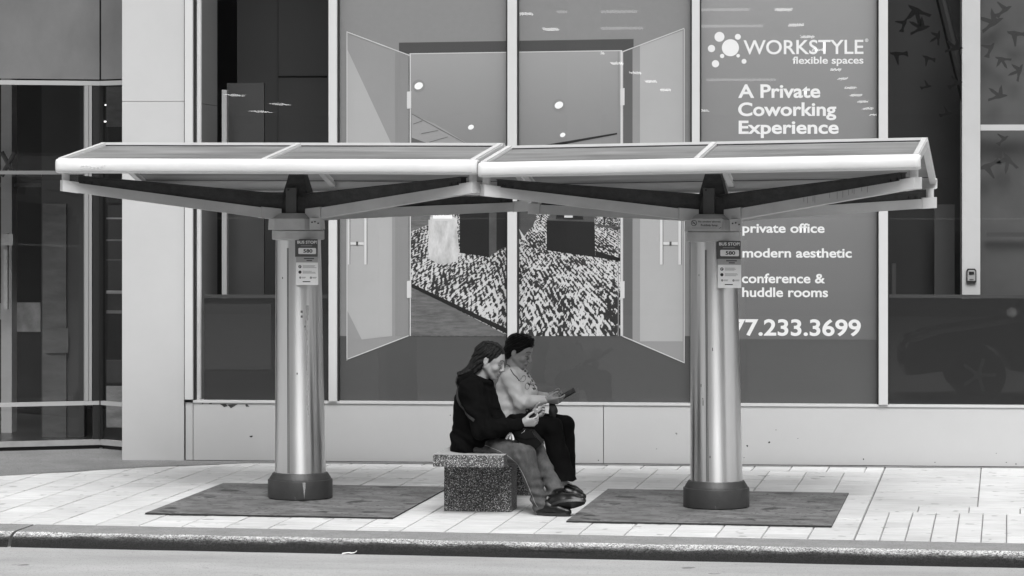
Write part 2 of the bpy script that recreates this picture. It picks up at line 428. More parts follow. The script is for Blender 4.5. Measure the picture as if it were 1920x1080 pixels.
# right window: bright column, rail, pale partition
off = .35
mb = MB(); mb.box(inside(1804, off), inside(1838, off), YW + off, YW + off + .25, .05, 6.8); bpart(mb, 'interior_column', grey('interior_column_paint', .52, .6, .04, 3))
mb = MB(); mb.box(inside(1838.5, .4), inside(2380, .4), YW + .4, YW + .47, Z(243, 1880), Z(232, 1880)); bpart(mb, 'interior_rail', M['alu'])
mb = MB(); mb.box(inside(1838.5, .6), inside(2380, .6), YW + .6, YW + .63, .05, 6.8); bpart(mb, 'room_partition', grey('pale_partition', .075, .7, .25, 1.5))
mb = MB(); mb.box(inside(1849, .5), inside(2380, .5), YW + .5, YW + .52, Z(446, 1880), Z(437, 1880)); bpart(mb, 'interior_rail', grey('dark_rail', .05, .5))
mb = MB(); mb.box(inside(1752, .9), inside(1790, .9), YW + .9, YW + .95, .05, Z(385, 1770)); mb.box(inside(1672, .9), inside(1680, .9), YW + .9, YW + .95, .05, Z(500, 1680)); bpart(mb, 'room_partition', M['room_mid'])
mb = MB()
a, b = wp(1763, -10, .5), wp(1812, 190, .5)
mb.path([a, b], .05, 10); bpart(mb, 'interior_brace', M['gasket'])
# key lockbox on the interior column
lb = empty('key_lockbox', wp(1821, 529, off)); tag(lb, 'small grey key lockbox with black rim on the pale column inside the right window', 'lockbox')
o0 = lb.location
mb = MB(); pts = [(-.043, 0), (.043, 0), (.043, .10), (.03, .118), (-.03, .118), (-.043, .10)]
mb.prism([(x, -.03, z) for x, z in pts], (0, .03, 0)); mb.bevel(.005, 2); mb.build('body', grey('lockbox_black', .02, .4), lb)
mb = MB(); mb.prism([(x * .78, -.036, .012 + z * .8) for x, z in pts], (0, .005, 0)); f = mb.build('face_plate', grey('lockbox_grey', .33, .45), lb)
mb = MB(); mb.box(-.022, .022, -.042, -.0355, .068, .092); mb.bevel(.003, 1); mb.build('dial_window', grey('lockbox_dial', .02, .3), f)
mb = MB(); mb.box(-.018, .018, -.039, -.0355, .02, .027); mb.build('nameplate', grey('lockbox_text', .05, .5), f)

glint_em = emit('lamp_glint', 1.6)
mb = MB(); mb.box(inside(519, 2.19), inside(521.5, 2.19), YW + 2.185, YW + 2.199, .05, 6.8); mb.box(inside(521.5, 2.19), inside(640, 2.19), YW + 2.185, YW + 2.199, Z(126, 560), Z(123.5, 560)); bpart(mb, 'wall_joint', grey('room_joint', .04, .8))
# ---- entrance (recessed, an inside corner)
A, B, C = Vector((-9.5, 25.5, 0)), Vector((-6.068, 27.062, 0)), Vector((X(229) + .02, 26.72, 0))
A = Vector((-6.913, 26.719, 0)); A = B + (A - B) * 4
def ent_pt(p, t, z): q = A.lerp(B, t) if p == 0 else B.lerp(C, t); return Vector((q.x, q.y, z))
def ent(px, py, side):
    """pixel on the left (0) or right (1) face of the recess"""
    r = ray(px, py); P0, P1 = ((A, B), (B, C))[side]
    d = P1 - P0; nn = Vector((-d.y, d.x, 0)); t = P0.dot(nn) / (r[0] * nn.x + r[1] * nn.y)
    return Vector((r[0] * t, r[1] * t, CAM_H + r[2] * t))
def slab(side, px0, px1, z0, z1, thick=.05, push=0.0):
    P0, P1 = ((A, B), (B, C))[side]; d = (P1 - P0).normalized(); nn = Vector((d.y, -d.x, 0))
    if nn.y > 0: nn = -nn
    a, b = ent(px0, 500, side), ent(px1, 500, side)
    q = [(a + nn * (push + .0)), (b + nn * push), (b + nn * (push - thick)), (a + nn * (push - thick))]
    return [(v.x, v.y, z0) for v in q], [(v.x, v.y, z1) for v in q]
zt = ent(94, 148, 0).z
fr = MB()
fr.hexa(*slab(0, -400, 186.5, zt, 6.5)); bpart(fr, 'bulkhead', M['bulk'])
fr = MB(); fr.hexa(*slab(1, 189.5, 232, zt, 6.5)); bpart(fr, 'bulkhead', M['bulk'])
z2 = ent(94, 159.5, 0).z
def multi(name, mat, *items, parent=bld):
    mb = MB()
    for it in items: mb.hexa(*slab(*it))
    return bpart(mb, name, mat, parent)
multi('door_head', M['alu_mid'], (0, -400, 187, z2, zt - .015, .05, .01), (1, 189, 232, z2, zt - .015, .05, .01))
zb0, zb1 = ent(94, 845, 0).z, ent(94, 826, 0).z
zb0 = .04
multi('bottom_rail', grey('brushed_rail', .30, .35, .2, 5), (0, -400, 187, zb0, zb1, .05, .01), (1, 189, 232, zb0, zb1, .05, .01))
multi('threshold', M['gasket'], (0, -400, 187, -.02, zb0, .05, -.02), (1, 189, 232, -.02, zb0, .05, -.02))
zc0, zc1 = ent(94, 761, 0).z, ent(94, 753.5, 0).z
multi('door_rail', M['alu_mid'], (0, -400, 187, zc0, zc1, .04, .012), (1, 189, 232, zc0, zc1, .04, .012))
multi('door_frame', grey('door_frame_paint', .30, .4), (0, 158, 165, zc1 + .002, z2 - .002, .05, .014), (0, 166, 172, zc1 + .002, z2 - .002, .05, .008))
multi('corner_post', M['gasket'], (0, 174, 186, zb1 + .001, z2 - .003, .04, .004), (1, 189.3, 190.5, zb1 + .001, z2 - .003, .04, .02))
multi('crossbar', grey('dull_crossbar', .16, .4), (0, -400, 157, ent(60, 327, 0).z, ent(60, 320, 0).z, .03, .011))
eg = multi('entrance_glass', M['glass'])
mb = MB()
for s, a, b in ((0, -400, 157.5), (0, 173, 187), (1, 190, 232)):
    q, t = slab(s, a, b, zb1, z2, .0, -.01); mb.poly([q[0], q[1], t[1], t[0]])
bpart(mb, 'entrance_glass', M['glass']); bpy.data.objects.remove(eg)
# lobby behind the entrance glass
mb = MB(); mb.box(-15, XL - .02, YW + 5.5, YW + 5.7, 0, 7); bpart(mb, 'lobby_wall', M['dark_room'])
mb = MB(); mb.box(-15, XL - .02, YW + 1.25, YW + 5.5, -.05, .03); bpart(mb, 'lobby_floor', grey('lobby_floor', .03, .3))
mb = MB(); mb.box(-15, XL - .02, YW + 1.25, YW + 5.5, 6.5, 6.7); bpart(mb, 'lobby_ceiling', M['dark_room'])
mb = MB(); mb.box(inside(78, 2), inside(158, 2), YW + 2, YW + 2.1, .03, Z(120, 100)); bpart(mb, 'lobby_partition', grey('lobby_partition', .035, .6, .2, 1.2))
mb = MB(); mb.box(inside(2, 2.4), inside(22, 2.4), YW + 2.4, YW + 2.6, .03, 5.5); mb.bevel(.02, 2); bpart(mb, 'lobby_column', grey('lobby_column_paint', .3, .5, .1, 4))
mb = MB()
for a, b in (((3, 285), (28, 330)), ((28, 285), (3, 330))): mb.path([wp(*a, 2.3), wp(*b, 2.3)], .022, 8)
bpart(mb, 'lobby_brace', M['room_mid'])
mb = MB(); mb.box(inside(7, 2.2), inside(14, 2.2), YW + 2.2, YW + 2.25, Z(600, 10), Z(445, 10)); mb.box(inside(4, 2.19), inside(26, 2.19), YW + 2.15, YW + 2.19, Z(470, 10), Z(447, 10)); bpart(mb, 'lobby_stand', grey('lobby_stand', .3, .4, .3, 8))
mb = MB(); mb.box(inside(-60, 2.6), inside(15, 2.6), YW + 2.6, YW + 2.64, Z(625, 10), Z(592, 10)); mb.box(inside(17, 2.6), inside(76, 2.6), YW + 2.6, YW + 2.64, Z(650, 10), Z(590, 10)); bpart(mb, 'lobby_poster', grey('lobby_poster', .22, .5, .5, 5))
mb = MB(); mb.box(inside(-60, 2.5), inside(77, 2.5), YW + 2.5, YW + 2.54, Z(352, 40), Z(343, 40)); mb.box(inside(-60, 2.5), inside(77, 2.5), YW + 2.5, YW + 2.54, Z(330, 40), Z(318, 40)); bpart(mb, 'lobby_rail', grey('lobby_rail', .09, .4, .3, 4))
mb = MB(); mb.box(inside(80, 1.95), inside(124, 1.95), YW + 1.95, YW + 1.98, .03, Z(385, 100)); mb.box(inside(86, 1.93), inside(128, 1.93), YW + 1.93, YW + 1.94, Z(686, 100), Z(636, 100)); bpart(mb, 'lobby_panel', grey('lobby_panel', .06, .4, .4, 4, stretch=(1, 1, 3)))
for px, py, w in ((126, 182, 30), (104, 211, 28), (208, 198, 26), (204, 229, 20)):       # glowing discs added here for lamp reflections in the entrance glass
    a = wp(px, py, 3.2); k = w / 210 / 2
    dl = empty('lamp_glint', a); tag(dl, 'small glowing disc added for a lamp reflection behind the dark entrance glass', 'ceiling lamp', 'discs for lamp reflections at the entrance')
    mb = MB(); mb.box(-k * 1.15, k * 1.15, -.06, .10, .012, .03); mb.build('housing', M['room_mid'], dl)
    mb = MB(); mb.prism([(k * math.cos(t * .3927), .05 * math.sin(t * .3927), 0) for t in range(16)], (0, 0, .011)); mb.build('lamp_glass', glint_em, dl)
mb = MB(); yy = [150, 230, 372, 383, 413, 416, 457, 460, 497, 500, 560, 566, 600, 606, 700, 745, 752, 835]  # stacked grey strips standing for panels reflected in the glass
for k, (a, b) in enumerate(zip(yy[::2], yy[1::2])): mb.box(inside(192 - 6, 1.6), inside(228, 1.6), YW + 1.9, YW + 1.94, Z(b, 210), Z(a, 210), k % 3)
bpart(mb, 'panel_reflection', [grey('panel_reflection_mid', .10, .5, .5, 4, stretch=(1, 1, 3)), grey('panel_reflection_dark', .03, .5, .5, 4), grey('panel_reflection_pale', .24, .5, .5, 4, stretch=(1, 1, 4))])

# ---- bird decals hung behind the right window
BIRD_A = [(-1, .1), (-.55, .02), (-.3, .1), (-.15, .2), (-.35, .95), (-.25, 1.0), (.05, .55), (.28, .25), (.55, .22), (.72, .1), (.5, .02), (.2, -.12), (-.15, -.15), (-.45, -.2), (-.75, -.42), (-.85, -.3)]
BIRD_B = [(-.9, .0), (-.5, .05), (-.2, .18), (-.55, .55), (-.75, .95), (-.4, .8), (.05, .35), (.2, .75), (.45, 1.05), (.45, .55), (.42, .2), (.7, .12), (.85, 0), (.5, -.08), (.1, -.15), (-.3, -.12), (-.95, -.25)]
birds = [(1775, 214, 17, 0, 0, .10, 'small black bird decal with one raised wing, lowest on the dark right window'),
         (1738, 163, 15, 0, 0, .10, 'black bird decal with upright wing on the dark right window, above the lowest bird'),
         (1740, 108, 18, 0, 2.6, .10, 'black bird decal diving with its wing pointing down on the dark right window'),
         (1683, 100, 24, 0, 2.9, .10, 'large dark bird decal cut by the mullion edge of the dark right window'),
         (1726, 55, 25, 1, .3, .10, 'dark bird decal with both wings spread near the top of the right window'),
         (1722, 20, 30, 1, 2.6, .10, 'big faint bird decal at the top edge of the dark right window'),
         (1790, 92, 22, 1, .1, .10, 'dark bird decal beside the slanted black brace inside the right window'),
         (1793, 158, 20, 0, .2, .10, 'black bird decal touching the bright interior column in the right window'),
         (1872, 182, 24, 1, .15, .38, 'dim bird decal above the white rail behind the far right pane'),
         (1880, 110, 20, 1, 2.9, .38, 'dim bird decal high on the grey partition of the far right pane'),
         (1882, 262, 18, 0, .5, .38, 'dim bird decal just below the white rail on the far right pane'),
         (1893, 300, 26, 1, 2.2, .38, 'dim bird decal with hanging wings below the white rail on the far right pane'),
         (1852, 310, 30, 0, 3.3, .38, 'large dim bird decal next to the interior column on the far right pane'),
         (1862, 45, 30, 1, .5, .38, 'large dim bird decal at the top of the far right pane'),
         (1858, 92, 22, 0, .9, .38, 'dim bird decal flying close to the interior column high on the far right pane'),
         (1912, 135, 22, 1, 1.2, .38, 'dim bird decal at the right edge of the far right pane above the rail'),
         (1884, 20, 24, 0, .4, .38, 'dim bird decal touching the top edge of the far right pane'),
         (1696, 45, 20, 0, 1.0, .10, 'small dark bird decal near the mullion at the top of the dark right window'),
         (1760, 70, 18, 1, 1.4, .10, 'small dark bird decal left of the slanted brace in the dark right window'),
         (1905, 62, 28, 0, 2.8, .38, 'dim bird decal in the top corner of the far right pane')]
M['bird'] = grey('bird_black', .014, .9, spec=0); M['bird_dim'] = grey('bird_dim', .050, .9, spec=0)
for px, py, s, kind, rot, off, lab in birds:
    c = wp(px, py, off + .06); k = s / 245.
    pts = [(k * (x * math.cos(rot) - z * math.sin(rot)), 0, k * (x * math.sin(rot) + z * math.cos(rot))) for x, z in (BIRD_A, BIRD_B)[kind]]
    mb = MB(); mb.prism(pts, (0, .003, 0))
    o = mb.build('bird_decal', M['bird'] if off < .2 else M['bird_dim'], None, loc=c)
    tag(o, lab, 'window decal', 'bird decals on the right window')

# ------------------------------------------------------------------ printed window graphics
def text_mesh(body, px0, px1, pytop, pybase, off, bold=.018, cap='H'):
    """lettering fitted to a box measured on the window plane: px0..px1 wide, cap top pytop to baseline pybase"""
    cu = bpy.data.curves.new('lettering', 'FONT'); cu.body = body; cu.size = 1; cu.offset = bold; cu.extrude = .0; cu.resolution_u = 6
    to = bpy.data.objects.new('lettering', cu); COL.objects.link(to)
    me = bpy.data.meshes.new_from_object(to.evaluated_get(bpy.context.evaluated_depsgraph_get()))
    cu2 = cu.copy(); cu2.body = cap; to.data = cu2
    hm = bpy.data.meshes.new_from_object(to.evaluated_get(bpy.context.evaluated_depsgraph_get()))
    hz = max(v.co.y for v in hm.vertices) - min(v.co.y for v in hm.vertices); hb = min(v.co.y for v in hm.vertices)
    bpy.data.objects.remove(to); bpy.data.meshes.remove(hm)
    xs = [v.co.x for v in me.vertices]; x0, x1 = min(xs), max(xs)
    a = wp(px0, pybase, off); b = wp(px1, pybase, off); zt = wp((px0 + px1) / 2, pytop, off).z; zb = wp((px0 + px1) / 2, pybase, off).z
    for v in me.vertices:
        v.co = Vector((a.x + (v.co.x - x0) / (x1 - x0) * (b.x - a.x), a.y, zb + (v.co.y - hb) / hz * (zt - zb)))
    return me
def mesh_part(name, me, mat, parent):
    me.name = name; me.materials.clear(); me.materials.append(mat)
    o = bpy.data.objects.new(name, me); COL.objects.link(o); o.parent = parent
    o.matrix_parent_inverse = Matrix.Translation(-parent.location); return o
FO = .078          # print lies behind the glass
def px_poly(mb, pts, layer, mi=0): mb.poly([wp(x, y, FO - .0012 * layer) for x, y in pts], mi)
def film(name, loc, a, b, mat):
    mb = MB(); x0, x1 = X(a) + .004, X(b) - .004
    mb.box(x0, x1, YW + FO, YW + FO + .004, ZS + .01, 7); return mb
def gradient_mat(name, lo, hi, axis_from, axis_to, axis=2, var=.02):
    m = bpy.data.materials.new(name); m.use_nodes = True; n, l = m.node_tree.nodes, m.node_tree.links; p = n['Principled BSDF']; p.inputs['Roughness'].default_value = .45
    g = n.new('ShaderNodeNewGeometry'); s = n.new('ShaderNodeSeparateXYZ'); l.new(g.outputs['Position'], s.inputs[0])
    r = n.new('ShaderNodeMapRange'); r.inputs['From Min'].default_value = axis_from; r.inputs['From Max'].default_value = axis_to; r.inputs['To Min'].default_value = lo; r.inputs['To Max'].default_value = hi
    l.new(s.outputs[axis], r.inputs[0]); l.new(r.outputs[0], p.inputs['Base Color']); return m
# sign window
sg = empty('window_sign', wp(1480, 750, FO)); tag(sg, 'grey full-height window sign lettered with a coworking advert and phone number in white', 'sign')
SGI = Matrix.Translation(-sg.location)
def spart(mb, name, mat, par):
    o = mb.build(name, mat); o.parent = par; o.matrix_parent_inverse = Matrix.Translation(-par.location) if par.type == 'EMPTY' else Matrix(); return o
M['pr_sign'] = grey('sign_print', .215, .4, .03, 30); M['pr_sign'] = gradient_mat('sign_print', .125, .285, Z(640, 1480), Z(0, 1480)); M['pr_low'] = grey('sign_print_low', .08, .4, .03, 30)  # sign colour grows lighter towards the top
mb = MB(); x0, x1 = X(1312) + .004, X(1647.5) - .004; zl = Z(637, 1480)
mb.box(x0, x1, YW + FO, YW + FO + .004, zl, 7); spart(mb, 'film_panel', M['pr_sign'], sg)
mb = MB(); mb.box(x0, x1, YW + FO, YW + FO + .004, ZS + .01, zl - .001); spart(mb, 'lower_band', M['pr_low'], sg)
mb = MB(); x0 = X(1312) + .004
for t in [('WORKSTYLE', 1394, 1619, 75, 101.5, .012, 'H'), ('flexible spaces', 1486, 1619, 106, 119.5, .018, 'H'), ('A Private', 1384, 1538, 158, 183.5, .024, 'H'),
          ('Coworking', 1384, 1568, 192, 217.5, .024, 'H'), ('Experience', 1385, 1572.5, 226, 251, .024, 'H'),
          ('privacy & community', 1392, 1592, 372, 390, .022, 'H') if 0 else None,
          ('private office', 1392, 1546, 419, 436.5, .022, 'H'), ('modern aesthetic', 1392, 1597, 465.5, 483, .022, 'H'), ('conference &', 1391, 1547, 513, 531, .022, 'H'),
          ('huddle rooms', 1391.5, 1552.5, 539, 557, .022, 'H'), ('77.233.3699', 1373, 1614, 598.5, 630, .022, '3')]:
    if t: mesh_part('lettering', text_mesh(t[0], t[1], t[2], t[3], t[4], FO - .0015, t[5], t[6]), M['white_print'], sg)
mb = MB()
for cx, cy, r in ((1369.5, 89.5, 16), (1349, 69, 9.3), (1383.5, 69, 5.5), (1334, 91, 6.8), (1354, 105, 4), (1384, 104.5, 3.4), (1341.5, 119.5, 6.8), (1395, 115, 4.6)):
    px_poly(mb, [(cx + r * math.cos(k * math.pi / 16), cy + r * math.sin(k * math.pi / 16)) for k in range(32)], 1)
def ring(mb, cx, cy, r0, r1, layer, n=20):
    for k in range(n):
        a, b = 2 * math.pi * k / n, 2 * math.pi * (k + 1) / n
        px_poly(mb, [(cx + r1 * math.cos(a), cy + r1 * math.sin(a)), (cx + r1 * math.cos(b), cy + r1 * math.sin(b)), (cx + r0 * math.cos(b), cy + r0 * math.sin(b)), (cx + r0 * math.cos(a), cy + r0 * math.sin(a))], layer)
ring(mb, 1625, 75.5, 2.3, 3.2, 1, 14)
px_poly(mb, [(1624, 73.8), (1624.8, 73.8), (1624.8, 77.4), (1624, 77.4)], 1); px_poly(mb, [(1624.9, 73.8), (1626.2, 74.5), (1626, 77.2), (1625, 75.6)], 1)
spart(mb, 'logo', M['white_print'], sg)
# mural window
mu_ = empty('window_mural', wp(960, 750, FO)); tag(mu_, 'grey printed window mural of open double doors onto a lounge with a patterned rug', 'window graphic')
MU = [grey('mural_wall', .235, .4, .03, 25), grey('mural_floor', .072, .4, .03, 25), grey('mural_door', .28, .4, .03, 3), grey('mural_door_light', .40, .4, .03, 3),
      grey('mural_frame', .07, .4), grey('mural_frame_light', .24, .4), grey('mural_white', .62, .4), gradient_mat('mural_ceiling', .22, .32, 2.8, 3.6), grey('mural_black', .012, .4),
      None, grey('mural_wood', .13, .4, .45, 9, stretch=(1, 1, 7)), grey('mural_stump', .52, .4, .35, 5, stretch=(3, 3, 1.2)), grey('mural_sofa', .07, .4, .3, 8), grey('mural_tile', .30, .4), grey('mural_glow', .9, .4), grey('mural_shadow', .11, .4)]
# woven rug: black and white dashes
m = bpy.data.materials.new('mural_rug'); m.use_nodes = True; n, l = m.node_tree.nodes, m.node_tree.links; p = n['Principled BSDF']; p.inputs['Roughness'].default_value = .45
tc = n.new('ShaderNodeTexCoord')
def math_(op, a, b):
    q = n.new('ShaderNodeMath'); q.operation = op
    for i_, v_ in enumerate((a, b)):
        if isinstance(v_, (int, float)): q.inputs[i_].default_value = v_
        else: l.new(v_, q.inputs[i_])
    return q.outputs[0]
# the rug recedes inside the printed picture: floor coordinates from the picture's own horizon
sx = n.new('ShaderNodeSeparateXYZ'); l.new(tc.outputs['Object'], sx.inputs[0])
dep = math_('DIVIDE', 1.0, math_('MAXIMUM', math_('SUBTRACT', Z(225), sx.outputs[2]), .05))
fu = math_('MULTIPLY', math_('SUBTRACT', sx.outputs[0], X(1010)), dep)
cb = n.new('ShaderNodeCombineXYZ'); l.new(fu, cb.inputs[0]); l.new(dep, cb.inputs[1])
def dash(rot, sc, scale, det=2):
    mp = n.new('ShaderNodeMapping'); mp.vector_type = 'TEXTURE'; mp.inputs['Rotation'].default_value = (0, 0, rot); mp.inputs['Scale'].default_value = sc
    l.new(cb.outputs[0], mp.inputs[0]); t = n.new('ShaderNodeTexNoise'); t.inputs['Scale'].default_value = scale; t.inputs['Detail'].default_value = det; t.inputs['Roughness'].default_value = .55
    l.new(mp.outputs[0], t.inputs['Vector']); return t.outputs['Fac']
rowv = math_('ADD', math_('MULTIPLY', fu, .78), math_('MULTIPLY', dep, .62))       # rows of the weave run obliquely
rowu = math_('SUBTRACT', math_('MULTIPLY', dep, .78), math_('MULTIPLY', fu, .62))
wob_ = dash(0, (1, 1, 1), 9, 2)
rows_ = math_('SINE', math_('ADD', math_('MULTIPLY', rowv, 300.0), math_('MULTIPLY', wob_, 14.0)), 0)
cols_ = math_('SINE', math_('ADD', math_('MULTIPLY', rowu, 210.0), math_('MULTIPLY', wob_, 11.0)), 0)
d1, d2, d3 = dash(R(38), (2.4, 1, 1), 108), dash(R(-40), (2.0, 1, 1), 66), dash(0, (1, 1, 1), 6, 4)
tot = math_('ADD', math_('ADD', math_('ADD', d1, d2), math_('MULTIPLY', d3, .8)), math_('ADD', math_('MULTIPLY', rows_, .085), math_('MULTIPLY', cols_, .045)))
ad2 = n.new('ShaderNodeMath'); ad2.operation = 'ADD'; l.new(tot, ad2.inputs[0]); ad2.inputs[1].default_value = 0
r = n.new('ShaderNodeMapRange'); r.inputs['From Min'].default_value = 1.375; r.inputs['From Max'].default_value = 1.455; r.inputs['To Min'].default_value = .02; r.inputs['To Max'].default_value = .60
l.new(ad2.outputs[0], r.inputs[0]); l.new(r.outputs[0], p.inputs['Base Color']); MU[9] = m
for a, b in ((632.5, 952), (969.5, 1297.5)):
    mb = MB(); x0, x1 = X(a) + .004, X(b) - .004; zl = Z(630, 960)
    mb.box(x0, x1, YW + FO, YW + FO + .004, ZS + .01, 7); spart(mb, 'film_panel', MU[0], mu_)
mb = MB()
P = lambda pts, layer, mi: px_poly(mb, pts, layer, mi)
P([(636, 630), (1294, 630), (1294, 760), (636, 760)], 1, 1)
# frame, opening
P([(748, 80), (1188, 73), (1186, 630), (750, 630)], 1, 4)
P([(748, 102), (768, 101), (768, 630), (748, 630)], 2, 5)
P([(770, 101.5), (1164.5, 95.5), (1164.5, 412), (770, 412)], 2, 7)
P([(768, 100), (1166.5, 94), (1166.5, 95.6), (768, 101.6)], 3, 6); P([(768, 100), (770.2, 100), (770.2, 630), (768, 630)], 4, 6)
P([(1163.5, 94), (1166.5, 94), (1166.5, 630), (1163.5, 630)], 4, 6)
P([(1158.5, 96), (1160, 96), (1160, 630), (1158.5, 630)], 4, 5)
# ceiling details
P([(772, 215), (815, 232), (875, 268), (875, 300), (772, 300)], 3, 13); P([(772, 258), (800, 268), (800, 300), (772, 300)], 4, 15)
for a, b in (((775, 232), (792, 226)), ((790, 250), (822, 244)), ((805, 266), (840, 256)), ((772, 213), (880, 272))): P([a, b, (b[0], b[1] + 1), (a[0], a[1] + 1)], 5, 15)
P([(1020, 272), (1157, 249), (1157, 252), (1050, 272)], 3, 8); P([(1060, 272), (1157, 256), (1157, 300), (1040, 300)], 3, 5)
for cx, cy, r in ((785, 161, 8), (883, 238.5, 5.5), (1048, 197, 8), (1055, 253, 5)):
    P([(cx + r * 1.5 * math.cos(k * .3927), cy + r * 1.5 * math.sin(k * .3927)) for k in range(16)], 3, 5)
    P([(cx + r * math.cos(k * .3927 + .2), cy + r * .85 * math.sin(k * .3927)) for k in range(16)], 4, 14)
# lounge floor
P([(770.5, 400), (1163, 400), (1163, 630), (770.5, 630)], 3, 9)
P([(770.5, 400), (806, 400), (806, 420), (770.5, 434)], 4, 10)
P([(770.5, 536), (953, 629.8), (770.5, 629.8)], 4, 10); P([(770.5, 531), (953, 617), (953, 627), (770.5, 538)], 5, 8)
P([(803, 412), (857, 410), (857, 430), (861, 470), (859, 486), (845, 494), (822, 495), (806, 486), (802, 470), (804, 440)], 5, 11)
P([(806, 408), (820, 405), (850, 406), (858, 411), (840, 414), (812, 414)], 6, 6); P([(812, 404), (848, 403), (848, 410), (812, 410)], 7, 14)
P([(862, 395), (917, 395), (917, 482), (862, 474)], 5, 8); P([(917, 395), (1005, 395), (1005, 412), (985, 440), (917, 481)], 4, 12); P([(931, 395), (953, 395), (953, 460), (931, 470)], 5, 8)
P([(968, 400), (1004, 398), (1000, 425), (970, 445)], 5, 12); P([(972, 427), (984, 445), (988, 452), (980, 450)], 6, 6)
P([(1025, 413), (1115, 416), (1116, 482), (1025, 469)], 5, 8); P([(1034, 398), (1112, 398), (1115, 416), (1025, 413)], 5, 12); P([(1044, 400), (1092, 402), (1094, 412), (1042, 411)], 6, 8)
P([(1058, 404), (1074, 404), (1074, 408), (1058, 408)], 7, 6); P([(1016, 398), (1019, 398), (1013, 418), (1011, 418)], 5, 8); P([(1131, 405), (1136, 405), (1134, 420), (1132, 420)], 5, 8)
P([(1117, 470), (1163, 484), (1163, 490), (1117, 482)], 4, 8); P([(1117, 420), (1163, 425), (1163, 430), (1117, 424)], 4, 4)
# door leaves
P([(650, 61), (766, 104.5), (766, 630), (650, 675)], 2, 2); P([(650, 90), (735, 272), (735, 630), (650, 640)], 3, 3); P([(650, 580), (690, 660), (650, 675)], 4, 2)
P([(741, 95), (747.5, 97.5), (747.5, 630), (741, 630)], 4, 5); P([(748, 98), (766, 104.5), (766, 630), (748, 630)], 4, 5)
P([(1167.5, 98), (1283, 54), (1283, 681), (1167.5, 632)], 2, 2); P([(1168, 98), (1186, 91), (1186, 636), (1168, 632)], 3, 15)
P([(1200, 86), (1280, 57), (1280, 640), (1200, 640)], 3, 3)
for a, b in (((650, 60.5), (767, 104.5)), ((650, 675), (767, 630)), ((1167, 98), (1283, 54)), ((1167, 631), (1283, 681))): P([a, b, (b[0], b[1] - 1.8), (a[0], a[1] - 1.8)], 6, 6)
for x, y0, y1 in ((650.5, 60, 676), (767, 104, 630), (1167.5, 98, 631), (1283, 54, 681)): P([(x - .7, y0), (x + .7, y0), (x + .7, y1), (x - .7, y1)], 6, 6)
P([(766.5, 105), (767.9, 105), (767.9, 630), (766.5, 630)], 7, 8)
for x0, x1 in ((652, 655.5), (683, 687.5), (1237.5, 1242.5), (1272, 1277)): P([(x0, 400), (x1, 400), (x1, 496), (x0, 496)], 7, 6); P([(x1, 400), (x1 + 1, 400), (x1 + 1, 496), (x1, 496)], 7, 4)
for x0, x1 in ((657, 682), (1243.5, 1271)): P([(x0, 454), (x1, 454), (x1, 459), (x0, 459)], 7, 6); P([((x0 + x1) / 2 - 2, 453), ((x0 + x1) / 2 + 2, 453), ((x0 + x1) / 2 + 2, 460), ((x0 + x1) / 2 - 2, 460)], 8, 4)
for x0, y0 in ((763, 172), (763, 527), (1163, 166), (1163, 528)): P([(x0, y0), (x0 + 8, y0 - 1), (x0 + 8, y0 + 31), (x0, y0 + 32)], 8, 6)
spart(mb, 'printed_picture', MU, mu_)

# ------------------------------------------------------------------ street behind the camera, seen only as reflections
gar = empty('parking_garage', (0, -14, 0)); tag(gar, 'dark open parking garage across the street, seen mirrored in the shop windows', 'building')
def gpart(mb, name, mat):
    o = mb.build(name, mat); o.parent = gar; o.matrix_parent_inverse = Matrix.Translation((0, 14, 0)); return o
mb = MB(); mb.box(-40, 40, -14, -13.6, 7.2, 24); gpart(mb, 'upper_wall', grey('garage_concrete', .25, .8, .1, 1))  # upper wall extended, out of view, to darken the steel column reflections
mb = MB(); mb.box(-40, 40, -150, -14, 6.9, 7.2); gpart(mb, 'ceiling', grey('garage_ceiling', .3, .9))
mb = MB(); mb.box(-40, 40, -150, -149, 0, 6.9); mb.box(-40, -39.5, -149, -14, 0, 6.9); mb.box(39.5, 40, -149, -14, 0, 6.9); gpart(mb, 'wall', grey('garage_wall', .10, .9))
mb = MB()
for x in (-26, -15, -4, 9, 22): mb.box(x - .35, x + .35, -14.6, -13.9, -.1, 6.9)
gpart(mb, 'column', grey('garage_column', .4, .8))
mb = MB(); mb.box(-40, 40, -14, -5.0, -.098, .03); tag(mb.build('far_pavement', M['apron']), kind='structure')
# ceiling lamps, placed where their mirror images are seen in the glass
lamp_m = emit('garage_lamp', 8); lamp_dim = emit('garage_tube', 2.6)
proto = None
def lamp(px, py, w):
    global proto
    r = ray(px, py); t = (6.85 - CAM_H) / r[2]
    p = Vector((r[0] * t, 2 * (YW + .05) - r[1] * t, 6.85))
    if p.y < -148 or p.y > -14.5: return
    if proto is None:
        proto = empty('ceiling_lamp', p)
        mb = MB(); mb.box(-.5, .5, -.35, .35, 0, .045); mb.build('housing', M['alu_mid'], proto)
        mb = MB(); mb.box(-.46, .46, -.3, .3, -.03, 0); mb.build('lamp_glass', lamp_m, proto); o = proto
    else:
        o = proto.copy(); COL.objects.link(o); o.location = p
        for ch in proto.children:
            c = ch.copy(); COL.objects.link(c); c.parent = o
            if w > 60 and ch.name.startswith('lamp_glass'): c.data = ch.data.copy(); c.data.materials[0] = lamp_dim
    k = w / F_PX * t / .92; o.scale = (k, (2.9 / F_PX * t / r[2]) / .6, 1)
    tag(o, 'bright garage ceiling lamp mirrored as a short white dash in the window glass', 'ceiling lamp', 'garage lamps mirrored in the windows')
